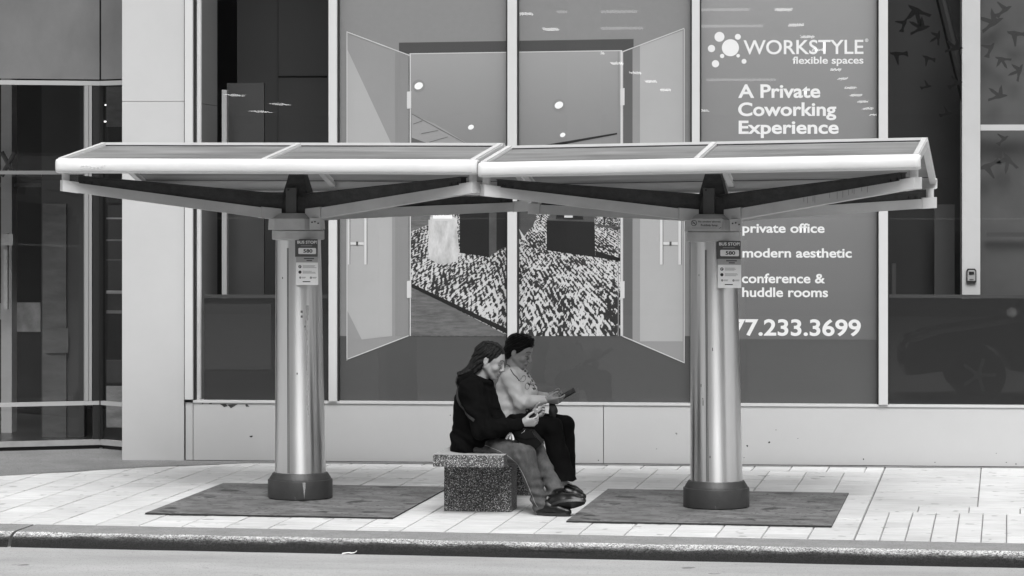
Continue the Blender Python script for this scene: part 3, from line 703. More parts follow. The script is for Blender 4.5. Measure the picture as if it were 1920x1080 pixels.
for q in [(1469, 17, 31), (1493, 46, 28), (1514, 68, 26), (1533, 93, 22), (1567, 130, 20), (1580, 147, 16), (1594, 164, 20), (1605, 178, 20), (1618, 190, 18), (1628, 203, 18), (1638, 215, 14),
          (985, 25, 26), (1033, 54, 27), (1080, 77, 25), (1120, 99, 24), (1157, 118, 22), (1191, 136, 20), (1221, 152, 20), (1248, 168, 18), (1320, 207, 16), (1340, 219, 14), (1358, 228, 14),
          (440, 178, 24), (525, 195, 24), (490, 209, 24), (126, 182, 30), (104, 211, 26), (1120, 21, 150), (1150, 52, 110), (1360, 17, 90), (1370, 48, 120), (1390, 149, 130)]: lamp(*q)

# ---- dark saloon car standing in the road just right of the frame: mirrored low in the right window
car = empty('parked_car', (3.9, 16.1, -.1)); tag(car, 'dark saloon car in the near lane, its front mirrored low in the right window', 'car')
M['paint'] = grey('dark_car_paint', .03, .3, coat=.8); M['car_glass'] = grey('dark_car_glass', .02, .05); M['tyre'] = grey('tyre_rubber', .015, .8); M['rim'] = grey('alloy_rim', .45, .3, metal=.8); M['lens'] = grey('lamp_lens', .6, .1)
def extrude_profile(prof, half, tuck, seg=1):
    """side profile (x, z) swept across the width, narrowing with height"""
    mb = MB(); rings = []
    for y in (-half, -half * .93, half * .93, half):
        k = 1 if abs(y) < half * .95 else .975
        rings.append([mb.bm.verts.new((x * k, y * (1 - tuck(z)), .45 + (z - .45) * (k if z > .45 else 1))) for x, z in prof])
    for A_, B_ in zip(rings, rings[1:]):
        for i in range(len(prof)): mb.bm.faces.new([A_[i], A_[(i + 1) % len(prof)], B_[(i + 1) % len(prof)], B_[i]])
    mb.bm.faces.new(rings[0]); mb.bm.faces.new(rings[-1]); return mb
def arch(cx, r=.37): return [(cx + r * math.cos(R(a)), .30 + r * math.sin(R(a))) for a in range(170, 9, -16)]
low = [(-2.28, .30), (-2.30, .52), (-2.22, .70), (-1.95, .79), (-1.35, .88), (-1.0, .93), (1.55, 1.0), (2.15, .98), (2.30, .86), (2.32, .50), (2.25, .28)] + arch(1.42)[::-1] + [(0, .19)] + arch(-1.45)[::-1]
mb = extrude_profile(low, .90, lambda z: .03 * max(0, z - .5) * 2); mb.bevel(.02, 2, 25); body = mb.build('body', M['paint'], car, smooth=True)
cab = [(-1.05, .90), (-.45, 1.36), (-.1, 1.43), (.75, 1.43), (1.15, 1.34), (1.85, .98)]
mb = extrude_profile(cab, .80, lambda z: .22 * max(0, z - .9) / .5); mb.bevel(.02, 2, 25); cabin = mb.build('cabin', M['paint'], car, smooth=True)
for sy in (-1, 1):
    for q in ([(-.80, .96), (-.33, 1.33), (.18, 1.37), (.18, .97)], [(.26, .97), (.26, 1.37), (.80, 1.36), (1.35, 1.02)]):
        mb = MB(); mb.prism([(x, sy * (.80 * (1 - .22 * max(0, z - .9) / .5) + .004), z) for x, z in q], (0, -sy * .01, 0)); mb.build('side_window', M['car_glass'], cabin)
    for cx in (-1.45, 1.42):
        mb = MB(); mb.tube((cx, sy * .70, .31), (cx, sy * .90, .31), .32, n=28); mb.bevel(.02, 2); w = mb.build('wheel', M['tyre'], car, smooth=True)
        mb = MB()
        for k in range(5):
            a = 2 * math.pi * k / 5; mb.path([(cx, sy * .905, .31), (cx + .2 * math.cos(a), sy * .905, .31 + .2 * math.sin(a))], .022, 6)
        mb.tube((cx, sy * .895, .31), (cx, sy * .91, .31), .05, n=12); mb.build('rim', M['rim'], w)
    mb = MB(); mb.prism([(-2.27, sy * .60, .60), (-2.20, sy * .84, .62), (-2.02, sy * .88, .70), (-2.12, sy * .62, .70)], (0, 0, .05)); mb.build('headlight', M['lens'], car)
    mb = MB(); mb.box(-.72, -.55, sy * .86 if sy > 0 else -1.0, 1.0 if sy > 0 else -.86, .93, 1.05); mb.bevel(.03, 2); mb.build('wing_mirror', M['paint'], car, smooth=True)
mb = MB(); mb.prism([(-1.03, -.70, .95), (-1.03, .70, .95), (-.49, .60, 1.345), (-.49, -.60, 1.345)], (-.012, 0, .012)); mb.build('windscreen', M['car_glass'], cabin)
mb = MB(); mb.box(-2.325, -2.29, -.42, .42, .40, .56); mb.build('grille', M['gasket'], car)

# ------------------------------------------------------------------ bus shelters
SA = R(-6.5)
def brushed(name, a, rough, aniso):
    m = grey(name, a, rough, .14, 2, metal=1.0, stretch=(1, 1, .10))
    n, l = m.node_tree.nodes, m.node_tree.links; p = n['Principled BSDF']
    p.inputs['Anisotropic'].default_value = aniso; p.inputs['Anisotropic Rotation'].default_value = .25
    t = n.new('ShaderNodeTangent'); t.direction_type = 'RADIAL'; t.axis = 'Z'; l.new(t.outputs[0], p.inputs['Tangent'])
    tc = n.new('ShaderNodeTexCoord'); no = n.new('ShaderNodeTexNoise'); no.inputs['Scale'].default_value = 5; no.inputs['Detail'].default_value = 1
    mp = n.new('ShaderNodeMapping'); mp.inputs['Scale'].default_value = (1, 1, .3); l.new(tc.outputs['Object'], mp.inputs[0]); l.new(mp.outputs[0], no.inputs[0])
    r = n.new('ShaderNodeMapRange'); r.inputs['To Min'].default_value = rough * .85; r.inputs['To Max'].default_value = rough * 1.2; l.new(no.outputs['Fac'], r.inputs[0]); l.new(r.outputs[0], p.inputs['Roughness'])
    return m
M['steel'] = brushed('brushed_steel', .66, .31, .9)
M['hub'] = grey('dark_cast_iron', .028, .5, .25, 9, .15, 70, spot=(.11, .71, 14))
M['cap'] = grey('galvanised_cap', .48, .5, .18, 5)
M['arm'] = grey('galvanised_trough', .50, .55, .16, 3, stretch=(.5, 1, 1))
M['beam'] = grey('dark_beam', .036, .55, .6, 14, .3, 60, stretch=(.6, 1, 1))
M['fascia'] = grey('white_enamel', .67, .45, .13, 3, stretch=(.6, 1, 2.5))
M['bar'] = grey('white_bar', .60, .4, .06, 8)
def panel_mat():
    m = grey('weathered_roof_panel', .24, .45, .65, 2.5, stretch=(.35, 3, 3))
    n, l = m.node_tree.nodes, m.node_tree.links; p = n['Principled BSDF']; o = n['Material Output']
    t = n.new('ShaderNodeBsdfTranslucent'); t.inputs[0].default_value = (.7, .7, .7, 1)
    mx = n.new('ShaderNodeMixShader'); mx.inputs[0].default_value = .22; l.new(p.outputs[0], mx.inputs[1]); l.new(t.outputs[0], mx.inputs[2]); l.new(mx.outputs[0], o.inputs[0]); return m
M['panel'] = panel_mat()
def add_lift(mb, slope, zmin=2.3):
    for v in mb.bm.verts:
        if slope > 0: v.co.x = v.co.x * .991 - .012          # the second roof stops slightly short
        v.co.z += slope * v.co.x
    return mb
def stain(mb_owner): pass
def shelter(pos, slope, label, lean):
    root = empty('bus_shelter', (pos.x, pos.y, 0), SA)
    tag(root, label, 'bus shelter', 'twin bus shelters')
    sh = lambda z: (.001 - lean * (z - .2), 0)
    mb = MB(); mb.lathe([(.240, .012), (.250, .02), (.250, .150), (.247, .157), (.238, .159), (.236, .168), (.212, .206), (.196, .212)], 20, lambda z: (0, 0))
    base = mb.build('base', M['hub'], root, smooth=True)
    mb = MB(); mb.lathe([(.196, .2), (.173, 2.03)], 64, sh); colm = mb.build('column', M['steel'], root, smooth=True)
    # seam drawn as two thin dark strips on the front
    mb = MB()
    for a0, w in ((-103.5, .006), (-100.5, .004)):
        a = R(a0)
        z0, z1 = .216, 1.94
        c0 = Vector((sh(z0)[0] + .1965 * math.cos(a), .1965 * math.sin(a), z0)); c1 = Vector((sh(z1)[0] + .1750 * math.cos(a), .1750 * math.sin(a), z1))
        t = Vector((-math.sin(a), math.cos(a), 0)) * w / 2; nn = Vector((math.cos(a), math.sin(a), 0)) * .003
        mb.hexa([c0 - t, c0 + t, c0 + t - nn, c0 - t - nn], [c1 - t, c1 + t, c1 + t - nn, c1 - t - nn])
    mb.build('seam', grey('seam_dark', .03, .5), colm)
    tx = sh(2.03)[0]
    mb = MB(); mb.lathe([(.195, 2.0), (.202, 2.004), (.202, 2.070), (.19, 2.078)], 32, lambda z: (tx, 0)); mb.build('collar', M['cap'], root, smooth=True)
    # cap: clipped octagon
    def octo(w, d, c): return [(-w + c, -d), (w - c, -d), (w, -d + c), (w, d - c), (w - c, d), (-w + c, d), (-w, d - c), (-w, -d + c)]
    mb = MB()
    b = [(tx - .012 + x, y, 2.078) for x, y in octo(.190, .205, .07)]; t = [(tx - .012 + x, y, 2.165) for x, y in octo(.186, .20, .07)]; u = [(tx - .012 + x, y, 2.205) for x, y in octo(.14, .15, .05)]
    mb.hexa(b, t); mb.hexa([Vector(q) + Vector((0, 0, .001)) for q in t], u)
    mb.bevel(.006, 2); cap = mb.build('cap', M['cap'], root, smooth=True)
    mb = MB(); mb.box(tx + .150, tx + .235, -.218, -.170, 2.082, 2.17); bp = mb.build('bolt_plate', M['arm'], root)
    for bx, bz in ((.17, 2.138), (.193, 2.142), (.218, 2.13)):
        mb = MB(); mb.tube((tx + bx, -.2185, bz), (tx + bx, -.224, bz), .006, n=8); mb.build('bolt', M['gasket'], bp)
    # mast: flared dark bracket with a face plate
    mb = MB()
    def sec(w, d, z): return [(tx - w, -d, z), (tx + w, -d, z), (tx + w, d, z), (tx - w, d, z)]
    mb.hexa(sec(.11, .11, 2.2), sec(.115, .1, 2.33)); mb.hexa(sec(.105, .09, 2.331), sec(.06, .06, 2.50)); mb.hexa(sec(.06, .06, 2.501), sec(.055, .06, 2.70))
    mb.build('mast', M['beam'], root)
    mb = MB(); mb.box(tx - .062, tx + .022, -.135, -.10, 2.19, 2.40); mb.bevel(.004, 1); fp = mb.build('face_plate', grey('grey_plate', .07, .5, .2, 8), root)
    mb = MB(); mb.tube((tx - .04, -.136, 2.385), (tx - .04, -.142, 2.385), .008, n=8); mb.build('bolt', M['gasket'], fp)
    # four arms out to the corners
    for sx in (-1, 1):
        for sy in (-1, 1):
            zt0, zt1 = (2.156, 2.373) if sy < 0 else (2.150, 2.222 if sx > 0 or slope > 0 else 2.315)
            lift = slope * 1.55 * sx
            p0 = Vector((tx + .15 * sx, .11 * sy, 0)); p1 = Vector((1.585 * sx if slope < 0 or sx < 0 else 1.556, .95 * sy, 0))
            d = (p1 - p0).normalized(); nn = Vector((-d.y, d.x, 0))
            L = (p1 - p0).length
            def sect(s, w, za, zb, z0, z1):
                q = p0 + d * (s * L); zz = z0 + (z1 - z0) * s
                return [q - nn * w + Vector((0, 0, zz + za)), q + nn * w + Vector((0, 0, zz + za)), q + nn * w + Vector((0, 0, zz + zb)), q - nn * w + Vector((0, 0, zz + zb))]
            z0, z1 = zt0, zt1 + lift
            mb = MB()
            a, b = sect(.05, .045, 0, .078, z0, z1), sect(1.0, .045, 0, .072, z0, z1)
            mb.hexa(a, b)
            a, b = sect(-.02, .055, -.002, .088, z0, z1), sect(.075, .055, -.002, .083, z0, z1)
            mb.hexa(a, b)
            mb.hexa(sect(.93, .050, -.003, .080, z0, z1), sect(1.005, .050, -.003, .080, z0, z1))
            mb.bevel(.004, 1)
            arm = mb.build('arm', M['arm'], root)
            if sy < 0 and sx > 0 and slope > 0:          # dark runs of dirt
                mb = MB()
                for s in (.42, .44, .47, .48, .56, .6, .63, .66, .68, .69, .73, .76):
                    h = random.uniform(.03, .062); q = sect(s, .0465, .074 - h, .072, z0, z1); q2 = sect(s + .0025, .0465, .074 - h * .8, .072, z0, z1)
                    side = 0 if nn.y > 0 else 1
                    mb.poly([q[0 if side == 0 else 1], q2[0 if side == 0 else 1], q2[3 if side == 0 else 2], q[3 if side == 0 else 2]])
                mb.build('dirt_run', grey('dirt_run', .2, .8), arm)
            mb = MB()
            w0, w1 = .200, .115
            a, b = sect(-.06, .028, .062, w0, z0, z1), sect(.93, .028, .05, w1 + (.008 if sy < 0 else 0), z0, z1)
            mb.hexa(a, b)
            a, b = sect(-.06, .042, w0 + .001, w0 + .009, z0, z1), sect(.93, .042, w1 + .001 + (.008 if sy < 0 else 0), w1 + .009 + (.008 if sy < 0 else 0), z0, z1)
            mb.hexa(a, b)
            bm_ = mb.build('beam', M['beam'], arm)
            for s in (.87, .905):
                mb = MB()
                q = p0 + d * (s * L) - (nn if nn.y > 0 else -nn) * .0285; zz = z0 + (z1 - z0) * s + .088
                mb.tube(q + Vector((0, 0, zz)), q - (nn if nn.y > 0 else -nn) * .008 + Vector((0, 0, zz)), .012, n=8)
                mb.build('bolt', M['gasket'], bm_)
            ztop = (2.50 if sy < 0 else 2.36) + lift
            mb = MB(); q = p0 + d * (.985 * L); mb.tube(q + Vector((0, 0, z1 + .07)), q + Vector((0, 0, max(ztop + .01, z1 + .09))), .030, n=14); mb.build('stub', M['bar'], arm, smooth=True)
    # canopy
    can = empty('canopy', (0, 0, 0)); can.parent = root
    # fascias: bullnose profile with rounded ends
    def fascia(v0, z0, z1, sgn):
        mb = MB(); prof = []
        h = z1 - z0
        for k in range(9):
            a = R(-90 + 180 * k / 8); prof.append((v0 + sgn * (.02 + .040 * math.cos(a)), z0 + h / 2 + h / 2 * math.copysign(abs(math.sin(a)) ** .75, math.sin(a))))
        prof += [(v0 - sgn * .05, z1), (v0 - sgn * .05, z1 - .012), (v0, z1 - .012), (v0, z0 + .01), (v0 - sgn * .03, z0 + .01), (v0 - sgn * .03, z0)]
        us = [(-1.612, .55), (-1.604, .8), (-1.59, .95), (-1.57, 1), (1.57, 1), (1.59, .95), (1.604, .8), (1.612, .55)]
        rows = []
        for u, k in us:
            rows.append([mb.bm.verts.new((u, v0 + (v - v0) * (k if (v - v0) * sgn > 0 else 1), (z0 + z1) / 2 + (z - (z0 + z1) / 2) * (.6 + .4 * k))) for v, z in prof])
        for A_, B_ in zip(rows, rows[1:]):
            for k in range(len(prof)):
                mb.bm.faces.new([A_[k], B_[k], B_[(k + 1) % len(prof)], A_[(k + 1) % len(prof)]])
        mb.bm.faces.new(rows[0]); mb.bm.faces.new(rows[-1])
        add_lift(mb, slope); return mb.build('fascia', M['fascia'], can, smooth=True)
    fa = fascia(-1.0, 2.504, 2.616, -1); fascia(1.0, 2.362, 2.452, 1)
    mb = MB()
    us = np.linspace(-1.58, 1.58, 60)
    for a, b in zip(us, us[1:]):
        j0 = .003 * math.sin(a * 9) + .002 * math.sin(a * 31); j1 = .003 * math.sin(b * 9) + .002 * math.sin(b * 31)
        mb.poly([(a, -1.056, 2.5165 + j0), (b, -1.056, 2.5165 + j1), (b, -1.056, 2.5190 + j1), (a, -1.056, 2.5190 + j0)])
    add_lift(mb, slope); mb.build('drip_stain', grey('drip_stain', .25, .6), fa)
    mb = MB(); mb.box(-1.6, 1.6, -.035, .035, 2.69, 2.748); mb.bevel(.006, 2); add_lift(mb, slope); mb.build('ridge_beam', M['bar'], can, smooth=True)
    mb = MB(); mb.box(-1.56, 1.56, -.052, -.0355, 2.7195, 2.7275); add_lift(mb, slope); mb.build('ridge_gap_strip', M['gasket'], can)  # thin dark strip put in for the gap under the ridge beam
    mb = MB(); mb.box(-1.58, 1.58, .93, .96, 2.452, 2.466); add_lift(mb, slope); mb.build('gutter', M['beam'], can)
    for (va, za, vb, zb) in ((-.985, 2.600, -.037, 2.722), (.985, 2.452, .037, 2.722)):
        d = Vector((0, vb - va, zb - za)).normalized(); up = Vector((0, -d.z, d.y));  up = up if up.z > 0 else -up
        A_, B_ = Vector((0, va, za)), Vector((0, vb, zb))
        for u0, u1 in ((-1.55, -.03), (.03, 1.55)):
            mb = MB(); e = Vector((u0, 0, 0)); f = Vector((u1, 0, 0))
            mb.hexa([A_ + e - up * .012, A_ + f - up * .012, B_ + f - up * .012, B_ + e - up * .012], [A_ + e - up * .002, A_ + f - up * .002, B_ + f - up * .002, B_ + e - up * .002])
            add_lift(mb, slope); mb.build('roof_panel', M['panel'], can)
        for u in (-1.578, 0, 1.578):
            mb = MB(); w = .023
            for k0, k1, w_ in ((-.045, .012, w), (.012, .024, w * .8)):
                e = Vector((u - w_, 0, 0)); f = Vector((u + w_, 0, 0))
                mb.hexa([A_ - d * .02 + e + up * k0, A_ - d * .02 + f + up * k0, B_ + f + up * k0, B_ + e + up * k0], [A_ - d * .02 + e + up * (k1 - .0005), A_ - d * .02 + f + up * (k1 - .0005), B_ + f + up * (k1 - .0005), B_ + e + up * (k1 - .0005)])
            mb.bevel(.003, 1); add_lift(mb, slope); mb.build('glazing_bar', M['bar'], can)
    return root, tx
S1 = G(563, 935.7); S2 = G(1343, 952.6)
sh1, tx1 = shelter(S1, -.004, 'steel bus shelter whose roof has a scrawled tag, on the column left of the bench', .0095)
sh2, tx2 = shelter(S2, .017, 'steel bus shelter with a no smoking plate on its column, right of the bench', .011)
# scrawled tag on the roof edge of the first shelter
mb = MB(); FS = Frame(S1.x, S1.y, SA)
for k in range(1):
    pts = []
    for i in range(70):
        t = i / 69
        pts.append((-1.41 + .20 * t + .012 * math.sin(t * 44), -1.0625, 2.548 + .011 * math.cos(t * 44) * (1 - .5 * t) + .008 * math.sin(t * 7) + .012 * t))
    mb.path(pts, .0018, 5)
o = mb.build('paint_tag', M['white_print']); o.parent = [c for c in sh1.children if c.name.startswith('canopy')][0]
# pale splash of bird lime on the first base
mb = MB()
def hubpt(a, z, r=.2515): return (0 + r * math.cos(a), r * math.sin(a), z)
mb.poly([hubpt(R(-71), .152), hubpt(R(-69.5), .149), hubpt(R(-68), .153), hubpt(R(-66), .148), hubpt(R(-65), .154), hubpt(R(-66), .10), hubpt(R(-67), .055), hubpt(R(-67.5), .025), hubpt(R(-68.3), .06), hubpt(R(-69.3), .10)])
o = mb.build('lime_splash', grey('lime_splash', .26, .8, .7, 90)); o.parent = [c for c in sh1.children if c.name.startswith('base')][0]

def on_col(root, name, mat, z0, z1, a0, a1, lean):
    col_ = [c for c in root.children if c.name.startswith('column')][0]; mb = MB()
    for (za, zb, aa, ab) in zip(z0, z1, a0, a1):
        rr = lambda z: .196 - (z - .2) / 1.83 * .023 + .0012
        q = lambda a, z: (.001 - lean * (z - .2) + rr(z) * math.cos(R(a)), rr(z) * math.sin(R(a)), z)
        mb.poly([q(aa, za), q(ab, za), q(ab, zb), q(aa, zb)])
    return mb.build(name, mat, col_)
zs = np.linspace(.62, 1.50, 24)
on_col(sh1, 'drip_stain', grey('dark_drip', .3, .6), zs[:-1], zs[1:], [-56 + 2 * math.sin(z * 23) - (2 if z > 1.3 else 0) for z in zs[:-1]], [-54 + 1.2 * math.sin(z * 31) + (3 if z > 1.35 else 0) for z in zs[:-1]], .0095)
for z in (1.452, 1.415): on_col(sh1, 'screw_head', grey('screw_head', .12, .5), [z - .009], [z + .009], [-70.5], [-65.5], .0095)
for z, a in ((1.34, -60), (.98, -80), (1.71, -118)): on_col(sh1, 'dent', grey('dent', .06, .5), [z - .008], [z + .006], [a - 1.5], [a + 1.5], .0095)
for z, a, h in ((.80, -112, .02), (.83, -112.5, .006), (.40, -96, .008), (.93, -117, .01), (1.75, -122, .006), (1.2, -88, .012)): on_col(sh2, 'dent', grey('dent', .06, .5), [z - h], [z + h], [a - .9], [a + .9], .011)
# ---- signs on the columns
M['sign_white'] = grey('sign_white', .80, .4, .03, 8); M['sign_dark'] = grey('sign_dark', .085, .4); M['sign_grey'] = grey('sign_grey', .36, .4); M['ink'] = grey('ink', .02, .5); M['ink_soft'] = grey('ink_soft', .25, .5)
def flat_text(body, cx, z0, h, w, y, parent, mat, bold=.02):
    cu = bpy.data.curves.new('lettering', 'FONT'); cu.body = body; cu.offset = bold; cu.resolution_u = 3
    to = bpy.data.objects.new('lettering', cu); COL.objects.link(to)
    me = bpy.data.meshes.new_from_object(to.evaluated_get(bpy.context.evaluated_depsgraph_get())); bpy.data.objects.remove(to)
    xs = [v.co.x for v in me.vertices]; a, b = min(xs), max(xs); zs = [v.co.y for v in me.vertices]; c, d = min(zs), max(zs)
    for v in me.vertices: v.co = Vector((cx + ((v.co.x - a) / (b - a) - .5) * w, y, z0 + (v.co.y - c) / (d - c) * h))
    me.materials.clear(); me.materials.append(mat); o = bpy.data.objects.new('lettering', me); COL.objects.link(o); o.parent = parent; return o
def disc(mb, cx, cz, r, y, n=16, mi=0): mb.poly([(cx + r * math.cos(2 * math.pi * k / n), y, cz + r * math.sin(2 * math.pi * k / n)) for k in range(n)], mi)
def bus_sign(pos, tx, label, dx, ang):
    dx += .056
    c = Frame(pos.x, pos.y, SA).w(tx + dx, -.190, 1.658)
    root = empty('bus_stop_sign', c, SA + R(ang)); tag(root, label, 'sign', 'bus stop signs')
    mb = MB(); mb.box(-.083, .092, 0, .003, 0, .215); mb.bevel(.001, 1); mb.build('plate', M['sign_white'], root)
    mb = MB(); mb.box(-.090, .088, -.002, .002, .2152, .350); hd = mb.build('header', M['sign_dark'], root)
    mb = MB(); mb.box(-.0825, .0915, -.0008, -.0001, .172, .2145); mb.build('grey_band', M['sign_grey'], root)
    flat_text('BUS STOP!', .005, .315, .024, .155, -.0028, hd, M['white_print'], .03)
    mb = MB(); mb.box(-.064, .076, -.0032, -.0021, .236, .283)
    es = [e for e in mb.bm.edges if abs(e.verts[0].co.y - e.verts[1].co.y) > 5e-4]; bmesh.ops.bevel(mb.bm, geom=es, offset=.008, segments=4, profile=.5, affect='EDGES')
    mb.build('route_badge', M['sign_white'], hd)
    flat_text('580', .012, .246, .028, .072, -.0038, hd, M['ink'], .03)
    mb = MB()
    mb.box(-.045, .045, -.0026, -.0021, .296, .303); mb.build('small_print', M['ink_soft'], hd)
    mb = MB()
    for (x0, x1, z) in ((-.02, .06, .198), (.0, .045, .183)): mb.box(x0, x1, -.0013, -.0009, z, z + .007)
    mb.build('stop_name', M['ink'], root)
    mb = MB()
    for z in (.140, .098): disc(mb, -.052, z, .0125, -.0006)
    mb.box(-.03, .03, -.0006, -.0002, .022, .029); mb.build('icon', M['ink'], root)
    mb = MB()
    for z in (.146, .138, .131, .104, .096, .089):
        mb.box(-.03, random.uniform(.04, .08), -.0006, -.0002, z, z + .003)
    for x in (-.05, .035): disc(mb, x, .056, .009, -.0006); mb.box(x + .012, x + .045, -.0006, -.0002, .057, .061); mb.box(x + .012, x + .04, -.0006, -.0002, .051, .054)
    mb.build('small_print', M['ink_soft'], root)
    q = flat_text('?', -.052, .133, .015, .009, -.0009, root, M['sign_white'], .03)
bus_sign(S1, tx1, 'bus stop sign numbered 580 on the steel column left of the bench', .062, 0)
bus_sign(S2, tx2, 'bus stop sign numbered 580 on the steel column right of the bench', .082, 0)
c = Frame(S2.x, S2.y, SA).w(tx2 - .024, -.2195, 2.094)
ns = empty('no_smoking_sign', c, SA); tag(ns, 'small pale no smoking plate on the cap of the right shelter column', 'sign')
mb = MB(); mb.box(-.122, .118, 0, .003, 0, .078); mb.build('plate', grey('plate_pale', .42, .45), ns)
flat_text('No smoking allowed.', .022, .046, .018, .17, -.001, ns, M['ink'], .02)
flat_text('Prohibido fumar.', .022, .021, .018, .13, -.001, ns, M['ink'], .02)
mb = MB()
for k in range(20):
    a, b = 2 * math.pi * k / 20, 2 * math.pi * (k + 1) / 20
    mb.poly([(-.095 + r * math.cos(t), -.001, .046 + r * math.sin(t)) for r, t in ((.018, a), (.018, b), (.022, b), (.022, a))])
mb.poly([(-.109, -.0011, .058), (-.106, -.0011, .061), (-.081, -.0011, .034), (-.084, -.0011, .031)])
mb.box(-.109, -.085, -.0009, -.0003, .043, .048)
mb.build('prohibition_symbol', M['ink'], ns)
mb = MB(); mb.box(-.11, .07, -.0006, -.0002, .008, .011); mb.build('small_print', M['ink_soft'], ns)
mb = MB(); mb.poly([(.088, -.0008, .006), (.108, -.0008, .016), (.108, -.0008, .012), (.096, -.0008, .006)]); mb.build('logo', M['ink'], ns)

# ---- steel plates in the pavement round the columns
for (px, lab) in (((.66, 2.52, .70, 2.93), 'dark steel ground plate under the column left of the bench'), ((3.79, 5.69, .70, 2.98), 'dark steel ground plate under the column right of the bench')):
    u0, u1, v0, v1 = px
    c = KF.w((u0 + u1) / 2, (v0 + v1) / 2, 0)
    w, d = (u1 - u0) / 2, (v1 - v0) / 2
    mb = MB(); mb.box(-w, w, -d, d, .0035, .012, 0)
    for f in mb.bm.faces:
        if abs(f.normal.z) < .5 or f.calc_center_median().z < .01: f.material_index = 1
    o = mb.build('ground_plate', [M['steel_mat'], M['steel_edge']], loc=c, rz=KF.ang)
    for f in o.data.polygons: f.material_index = 0 if f.normal.z > .5 else 1
    tag(o, lab, 'steel plate', 'steel ground plates')
    mb = MB()
    for k in range(40):
        x = -w + 2 * w * k / 40; a = random.uniform(.012, .03); mb.poly([(x, -d - a, .0028), (x + 2 * w / 40, -d - random.uniform(.012, .03), .0028), (x + 2 * w / 40, -d + .01, .0028), (x, -d + .01, .0028)])
    mb.build('dirt_edge', M['steel_edge'], o)
# ---- pebbled concrete bench
bn = empty('bench', KF.w(3.05, 1.9, 0), KF.ang); tag(bn, 'low pebble-faced concrete bench with slab seat on two blocks under the shelters', 'bench')
def pebble(name, dark):
    m = bpy.data.materials.new(name); m.use_nodes = True; n, l = m.node_tree.nodes, m.node_tree.links; p = n['Principled BSDF']; p.inputs['Roughness'].default_value = .6
    tc = n.new('ShaderNodeTexCoord'); v = n.new('ShaderNodeTexVoronoi'); v.inputs['Scale'].default_value = 185; l.new(tc.outputs['Object'], v.inputs['Vector'])
    s = n.new('ShaderNodeSeparateColor'); l.new(v.outputs['Color'], s.inputs[0])
    r = n.new('ShaderNodeValToRGB'); l.new(s.outputs[0], r.inputs[0])
    for e, (pos, c) in zip([r.color_ramp.elements[0], r.color_ramp.elements[1]] + [r.color_ramp.elements.new(.5), r.color_ramp.elements.new(.72)], ((0, .035), (1, .6), (.45, .12), (.75, .30))):
        e.position = pos; e.color = (c, c, c, 1)
    d = n.new('ShaderNodeMapRange'); d.inputs['From Min'].default_value = 0.35; d.inputs['From Max'].default_value = .65; d.inputs['To Min'].default_value = 1; d.inputs['To Max'].default_value = .12
    l.new(v.outputs['Distance'], d.inputs[0])
    mu = n.new('ShaderNodeMath'); mu.operation = 'MULTIPLY'; l.new(r.outputs[0], mu.inputs[0]); l.new(d.outputs[0], mu.inputs[1])
    l.new(mu.outputs[0], p.inputs['Base Color'])
    b = n.new('ShaderNodeBump'); b.inputs['Strength'].default_value = .8; b.inputs['Distance'].default_value = .006; b.invert = True; l.new(v.outputs['Distance'], b.inputs['Height']); l.new(b.outputs[0], p.inputs['Normal'])
    return m
PB = pebble('exposed_pebble', 0)
mb = MB(); mb.box(-.283, .240, -.95, 1.0, .362, .450, 0); mb.bevel(.008, 2)
o = mb.build('seat_slab', [PB, grey('smooth_seat', .34, .7, .3, 25, .3, 200)], bn)
for f in o.data.polygons: f.material_index = 1 if f.normal.z > .9 else 0
for v in (-.60, .58):
    mb = MB(); mb.box(-.266, .240, v, v + .26, 0, .362); mb.bevel(.008, 2); mb.build('support_block', PB, bn)

